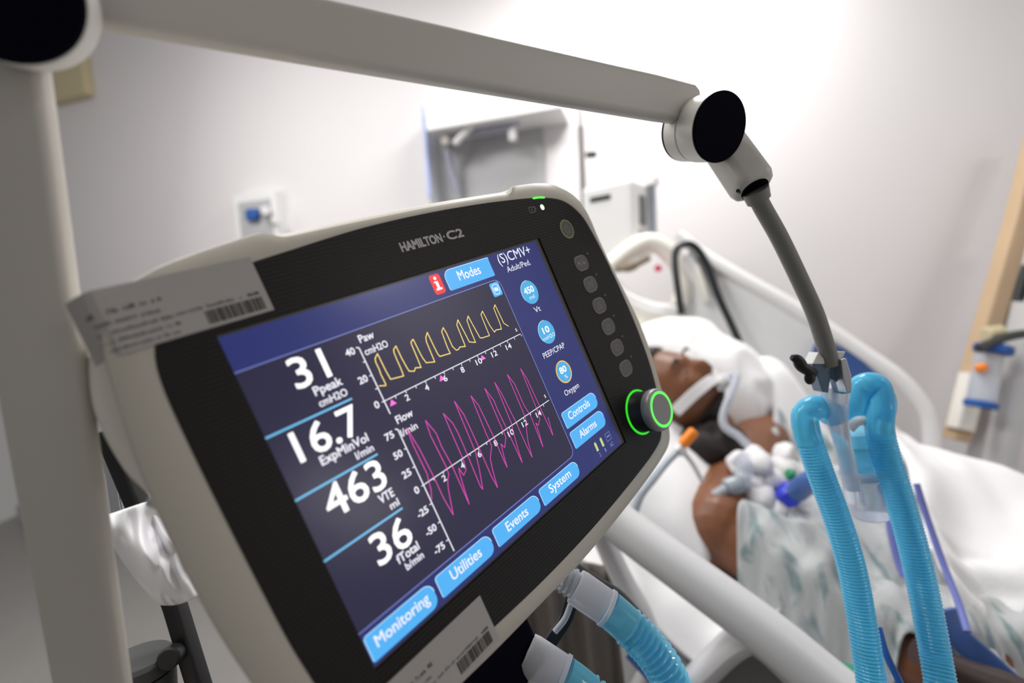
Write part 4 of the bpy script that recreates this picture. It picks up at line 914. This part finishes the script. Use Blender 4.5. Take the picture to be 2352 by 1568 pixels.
# hair, beard and the shade under the chin
def shell(name, keep, off, par, rough=.004):
    bm = NB(); head(bm); inv = HM.inverted()
    for v in bm.verts:
        p = inv @ (v.co - HC); d = p.normalized(); v.co = HC + HM @ (p + d * (off + rough * abs(nz(p.x * 90, p.y * 90, p.z * 90))))
    bmesh.ops.delete(bm, geom=[f for f in bm.faces if not keep(inv @ (f.calc_center_median() - HC))], context='FACES')
    return obj(name, bm, 'hair', par, angle=180, solid=.004)
shell('hair', lambda p: p.z > .055 + .35 * p.y or (p.y < -.02 and p.z > -.05), .004, pe)
shell('beard', lambda p: p.z < -.072 and p.y > -.02 and not (abs(p.x) < .024 and -.075 < p.z < -.052 and p.y > .03), .004, pe, .006)
bm = NB(); ellipsoid(bm, W(1632, 1022, .94), (.070, .056, .050), None, 24)  # black mass models the beard and the shade under the chin together
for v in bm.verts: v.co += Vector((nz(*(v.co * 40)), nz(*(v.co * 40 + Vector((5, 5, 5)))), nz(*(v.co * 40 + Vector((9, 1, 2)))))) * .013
obj('beard_and_chin_shade', bm, 'hair', pe, angle=180)
# gown draped over the torso
SPH = []
def chain(a, b, ra, rb, n=7):
    for k in range(n + 1):
        p = a.lerp(b, k / n); SPH.append((p.dot(BU), p.dot(BV), p.z, ra + (rb - ra) * k / n))
chain(S1, EL1, .060, .048); chain(EL1, WR1, .048, .036, 4); chain(S2, EL2, .060, .048); chain(neckb, S1, .05, .06, 3); chain(neckb, S2, .05, .06, 3)
def bodyz(u, v):
    a = 0
    for cu_, cv, cz, su, sv, sz in ((-.02, 1.0, .80, .24, .215, .135), (.20, 1.0, .755, .24, .20, .13), (.42, 1.0, .73, .24, .2, .12), (.85, 1.12, .74, .35, .12, .11), (.85, .88, .74, .35, .12, .11)):
        q = 1 - ((u - cu_) / su) ** 2 - ((v - cv) / sv) ** 2
        if q > 0: a = max(a, cz + sz * q ** .5)
    for cu_, cv, cz, r_ in SPH:
        q = r_ * r_ - (u - cu_) ** 2 - (v - cv) ** 2
        if q > 0: a = max(a, cz + q ** .5)
    return max(a, mz(u) + .02)
def soft(u, v, f=.03): return sum(bodyz(u + a * f, v + b * f) for a in (-1, 0, 1) for b in (-1, 0, 1)) / 9
def gownf(u, v, s, t):
    uu = u + .020 * nz(v * 7, 3) * (1 - s); v += (1 - t) ** 1.5 * .055 * max(0, min(1, (u - .02) / .05))
    zt_ = max(soft(uu, v, .02), bodyz(uu, v))
    return (uu, v, zt_ + .008 + .020 * fold(u * 9 + v * 5, v * 6 - u * 7, 1.5) + .016 * nz(u * 13, v * 13, 4.4) + .012 * fold(u * 14, v * 10, 7))
cloth('hospital_gown', -.115, .34, .655, 1.24, gownf, 72, 'gown', .005, pe)
def blkf(u, v, s, t):
    e = .05 + .13 * max(0, 1.3 - v) + .03 * nz(v * 9, 1)
    uu = e + (u - .1) * (1.25 - e) / 1.15
    hump = .085 * math.exp(-((uu - .16) / .14) ** 2 - ((v - 1.22) / .14) ** 2) + .05 * math.exp(-((uu - .42) / .2) ** 2 - ((v - 1.28) / .14) ** 2)
    z = soft(uu, v, .05) + .03 + hump + .040 * fold(uu * 4.2 + v * 3.2, v * 2.6 - uu * 3, 2.7) + .016 * nz(uu * 10, v * 10, 1.4)
    z += .03 * math.exp(-((uu - e) / .03) ** 2)
    if v > 1.38: z -= (v - 1.38) * 1.6
    if v < .74: z -= (.74 - v) * 1.0
    return (uu, v, z)
cloth('blanket', .1, 1.25, .63, 1.47, blkf, 96, 'linen', .012, None, 'thick white blanket covering the legs and belly of the person', 'blanket')
# airway kit
et = thing('breathing_tube_holder', 'white strap and tube fastened across the face of the person', 'tube holder', W(1625, 930, .95))
def HL(x, y, z): return HC + HM @ Vector((x, y, z))
sp_ = []
for k in range(25):
    t = -1.35 + 2.7 * k / 24; a_r, b_r = .0815, .0985 if abs(t) < 1 else .094
    sp_.append(HL(a_r * math.sin(t), b_r * math.cos(t) * .99 + .004, -.046 + .018 * abs(math.sin(t))))
bm = NB(); fr_s = []
for k, p_ in enumerate(sp_):
    up_s = -HM.col[2] if False else (HM @ Vector((0, 0, 1))); out_s = (p_ - HL(0, 0, p_.dot(up_s) * 0)).normalized()
    fr_s.append([bm.verts.new(p_ + up_s * a_ * .011 + out_s * b_ * .0016) for a_, b_ in ((-1, -1), (1, -1), (1, 1), (-1, 1))])
for A_, B_ in zip(fr_s, fr_s[1:]):
    for k in range(4): bm.faces.new((A_[k], A_[(k + 1) % 4], B_[(k + 1) % 4], B_[k]))
bm.faces.new(fr_s[0]); bm.faces.new(fr_s[-1][::-1]); bmesh.ops.recalc_face_normals(bm, faces=bm.faces)
obj('face_strap', bm, 'tape', et, angle=60)
m0 = HL(0, .102, -.062)
obj('mouth_piece', tube(NB(), [HL(0, .090, -.062), HL(0, .118, -.064)], .013, 18), 'tape', et)
obj('airway_tube', tube(NB(), spline([HL(0, .11, -.063), HL(0, .128, -.074), W(1660, 965, .90), W(1700, 1005, .88), W(1738, 1045, .86), W(1765, 1085, .845)], 8), .0078, 16), 'clear', et)
for sx in (-1, 1):
    M['lash'] = M['hair']
    e_ = obj('eyelashes', tube(NB(), [HL(sx * (.031 + .016 * math.cos(t)), .088 - .008 * abs(math.cos(t)) + .0015, .008 - .004 * math.sin(t)) for t in [PI * k / 8 for k in range(9)]], .0012, 8), 'hair', pe)
    obj('eyebrow', tube(NB(), [HL(sx * (.033 + .020 * math.cos(t)), .0955 - .009 * abs(math.cos(t)), .030 + .006 * math.sin(t)) for t in [PI * k / 8 for k in range(9)]], .0028, 8), 'hair', pe)
cc = thing('tube_connector_cluster', 'cluster of clear connectors and white dressings resting on the chest of the person', 'connectors', W(1735, 1110, .80))
for k, (x, y, d, s) in enumerate(((1705, 1065, .83, .030), (1738, 1060, .83, .034), (1765, 1100, .82, .032), (1745, 1140, .80, .036), (1790, 1080, .84, .030), (1770, 1170, .79, .034), (1815, 1110, .84, .026), (1722, 1110, .81, .028), (1800, 1040, .88, .026), (1810, 1075, .86, .026))):
    bm = NB(); ellipsoid(bm, W(x, y, d), (s, s * .8, s * .7), Matrix.Rotation(k * 1.3, 3, 'Z'), 18)
    for v in bm.verts: v.co += Vector((nz(*(v.co * 50)), nz(*(v.co * 50 + Vector((5, 5, 5)))), nz(*(v.co * 50 + Vector((9, 1, 2)))))) * .009
    obj('gauze_wad' if k % 2 else 'dressing', bm, 'tape', cc, angle=180)
obj('clear_elbow', tube(NB(), spline([W(1690, 1050, .80), W(1712, 1072, .79), W(1702, 1110, .79)], 6), .013, 18), 'clear', cc)
obj('clear_port', cyl(NB(), W(1668, 1122, .79), W(1705, 1108, .79), .016, 20, bev=.003), 'tube_grey', cc)
obj('suction_tube', tube(NB(), spline([W(1530, 1172, .80), W(1580, 1165, .80), W(1630, 1145, .79), W(1670, 1122, .785)], 8), .0095, 16), 'tube_grey', cc)
tag(obj('blue_valve_cap', cyl(NB(), W(1795, 1118, .78), W(1832, 1152, .77), .020, 28, bev=.006), 'royal'), 'royal blue round cap on the tubing over the chest', 'cap')
tag(obj('green_port_cap', cyl(NB(), W(1808, 1086, .80), W(1822, 1092, .80), .010, 18, bev=.003), 'green'), 'small dark green cap just above the royal blue cap', 'cap')
tag(obj('blue_adapter', tube(NB(), spline([W(1832, 1128, .74), W(1856, 1108, .70), W(1884, 1100, .66)], 6), .016, 20), 'deepblue'), 'mid blue adapter joining the royal blue cap to the hose', 'adapter')
oc = thing('orange_capped_line', 'thin feeding line with bright orange clip beside the neck', 'tubing', W(1575, 1010, .74))
obj('orange_clip', cyl(NB(), W(1566, 1022, .735), W(1596, 988, .735), .0088, 20, bev=.003), 'orange', oc)
obj('white_hub', tube(NB(), [W(1556, 1026, .735), W(1570, 1040, .735)], .008, 14), 'tape', oc)
obj('white_tail', tube(NB(), spline([W(1566, 1034, .735), W(1590, 1064, .735), W(1612, 1104, .735)], 6), .0042, 12), 'tape', oc)
obj('clear_line', tube(NB(), spline([W(1560, 1032, .74), W(1530, 1062, .72), W(1500, 1100, .70), W(1470, 1140, .69), W(1450, 1200, .69)], 8), .0062, 14), 'tube_grey', oc)
tag(obj('neck_line', tube(NB(), spline([W(1610, 1240, .80), W(1612, 1205, .80), W(1650, 1175, .80), W(1700, 1165, .80)], 8), .0035, 12), 'tape'), 'thin pale line curving over the near shoulder skin', 'tubing')
tag(obj('green_clip', box(NB(), W(1952, 1545, .56), (.035, .02, .012), Rb), 'green', None, bevel=.003), 'small green clip at the bottom of the photo left of the left blue hose', 'clip')
tag(obj('gown_tie', tube(NB(), spline([W(1778, 1418, .66), W(1810, 1390, .68), W(1850, 1358, .72)], 6), .0058, prof=rrect(2, .7, .3), upv=cf), 'tape'), 'white gown tie lying over the grey gown near the rail', 'tie')
tag(obj('violet_tube', tube(NB(), spline([W(2036, 1110, .64), W(2048, 1200, .63), W(2066, 1280, .62), W(2082, 1325, .61)], 8), .007, 14), 'purple'), 'violet blue tubing showing between the two blue hoses', 'tubing')
tag(obj('long_violet_tube', tube(NB(), spline([W(2105, 1110, .60), W(2130, 1190, .59), W(2165, 1290, .57), W(2200, 1380, .545), W(2222, 1450, .525)], 8), .0038, 14), 'purple'), 'long thin violet tube running down right of both blue hoses', 'tubing')
tag(obj('navy_strap', tube(NB(), spline([W(2170, 1400, .56), W(2200, 1460, .55), W(2260, 1515, .54), W(2330, 1580, .53)], 8), .014, prof=rrect(2, .6, .3), upv=cf), 'railblue'), 'navy blue strap at the lower right under the blanket edge', 'strap')


M['darkbrown'] = mat('dark_brown_vinyl', (.035, .018, .018), .45)
tag(obj('dark_arm_strap', tube(NB(), spline([W(2120, 1500, .52), W(2170, 1530, .515), W(2240, 1560, .51), W(2330, 1590, .505), W(2450, 1640, .50)], 8), .022, prof=rrect(1.4, 2, .6), upv=cf), 'darkbrown'), 'dark brown padded strap under the blanket edge at lower right', 'strap')
# ================================================================== RIGHT SIDE EQUIPMENT
eq = thing('suction_canister_stand', 'tan slanted stand carrying clear suction canister with blue rims, right edge', 'equipment stand', W(2235, 1100, 1.34))
bm = NB(); tube(bm, [W(2392, 290, 1.36), W(2340, 500, 1.36), W(2262, 770, 1.36), W(2225, 900, 1.36), W(2195, 1010, 1.36)], .030, prof=rrect(1.5, 1.8, .3), upv=cr); obj('tan_post', bm, 'tan', eq, angle=60)
obj('cream_post_foot', tube(NB(), [W(2236, 860, 1.345), W(2205, 985, 1.345)], .032, prof=rrect(1.3, 1.8, .3), upv=cr), 'cream_soft', eq, angle=60)
obj('grey_column', tube(NB(), [W(2400, 500, 1.33), W(2330, 800, 1.33), W(2275, 1060, 1.33)], .055, prof=rrect(1, 2, .3), upv=cf), 'rail', eq, angle=60)
obj('canister', cyl(NB(), W(2272, 812, 1.28), W(2252, 930, 1.28), .030, 28, bev=.004), 'clear', eq)
obj('canister_lid', cyl(NB(), W(2284, 792, 1.275), W(2279, 812, 1.275), .042, 28, bev=.005), 'deepblue', eq)
obj('canister_rim', cyl(NB(), W(2254, 920, 1.275), W(2251, 936, 1.275), .036, 28, bev=.003), 'deepblue', eq)
obj('orange_valve', cyl(NB(), W(2250, 838, 1.26), W(2256, 850, 1.26), .014, 16, bev=.002), 'orange', eq)
obj('dark_hose', tube(NB(), spline([W(2248, 800, 1.25), W(2290, 782, 1.25), W(2340, 768, 1.25), W(2400, 765, 1.25)], 8), .012, 14), 'darkgrey', eq)
obj('black_lever', tube(NB(), [W(2338, 690, 1.26), W(2362, 610, 1.26)], .013, 14), 'cable', eq)
obj('brass_fitting', cyl(NB(), W(2262, 768, 1.28), W(2300, 762, 1.28), .020, 18, bev=.003), 'bump', eq)
for o in list(bpy.data.objects):
    if 'world_built' in o: del o['world_built']
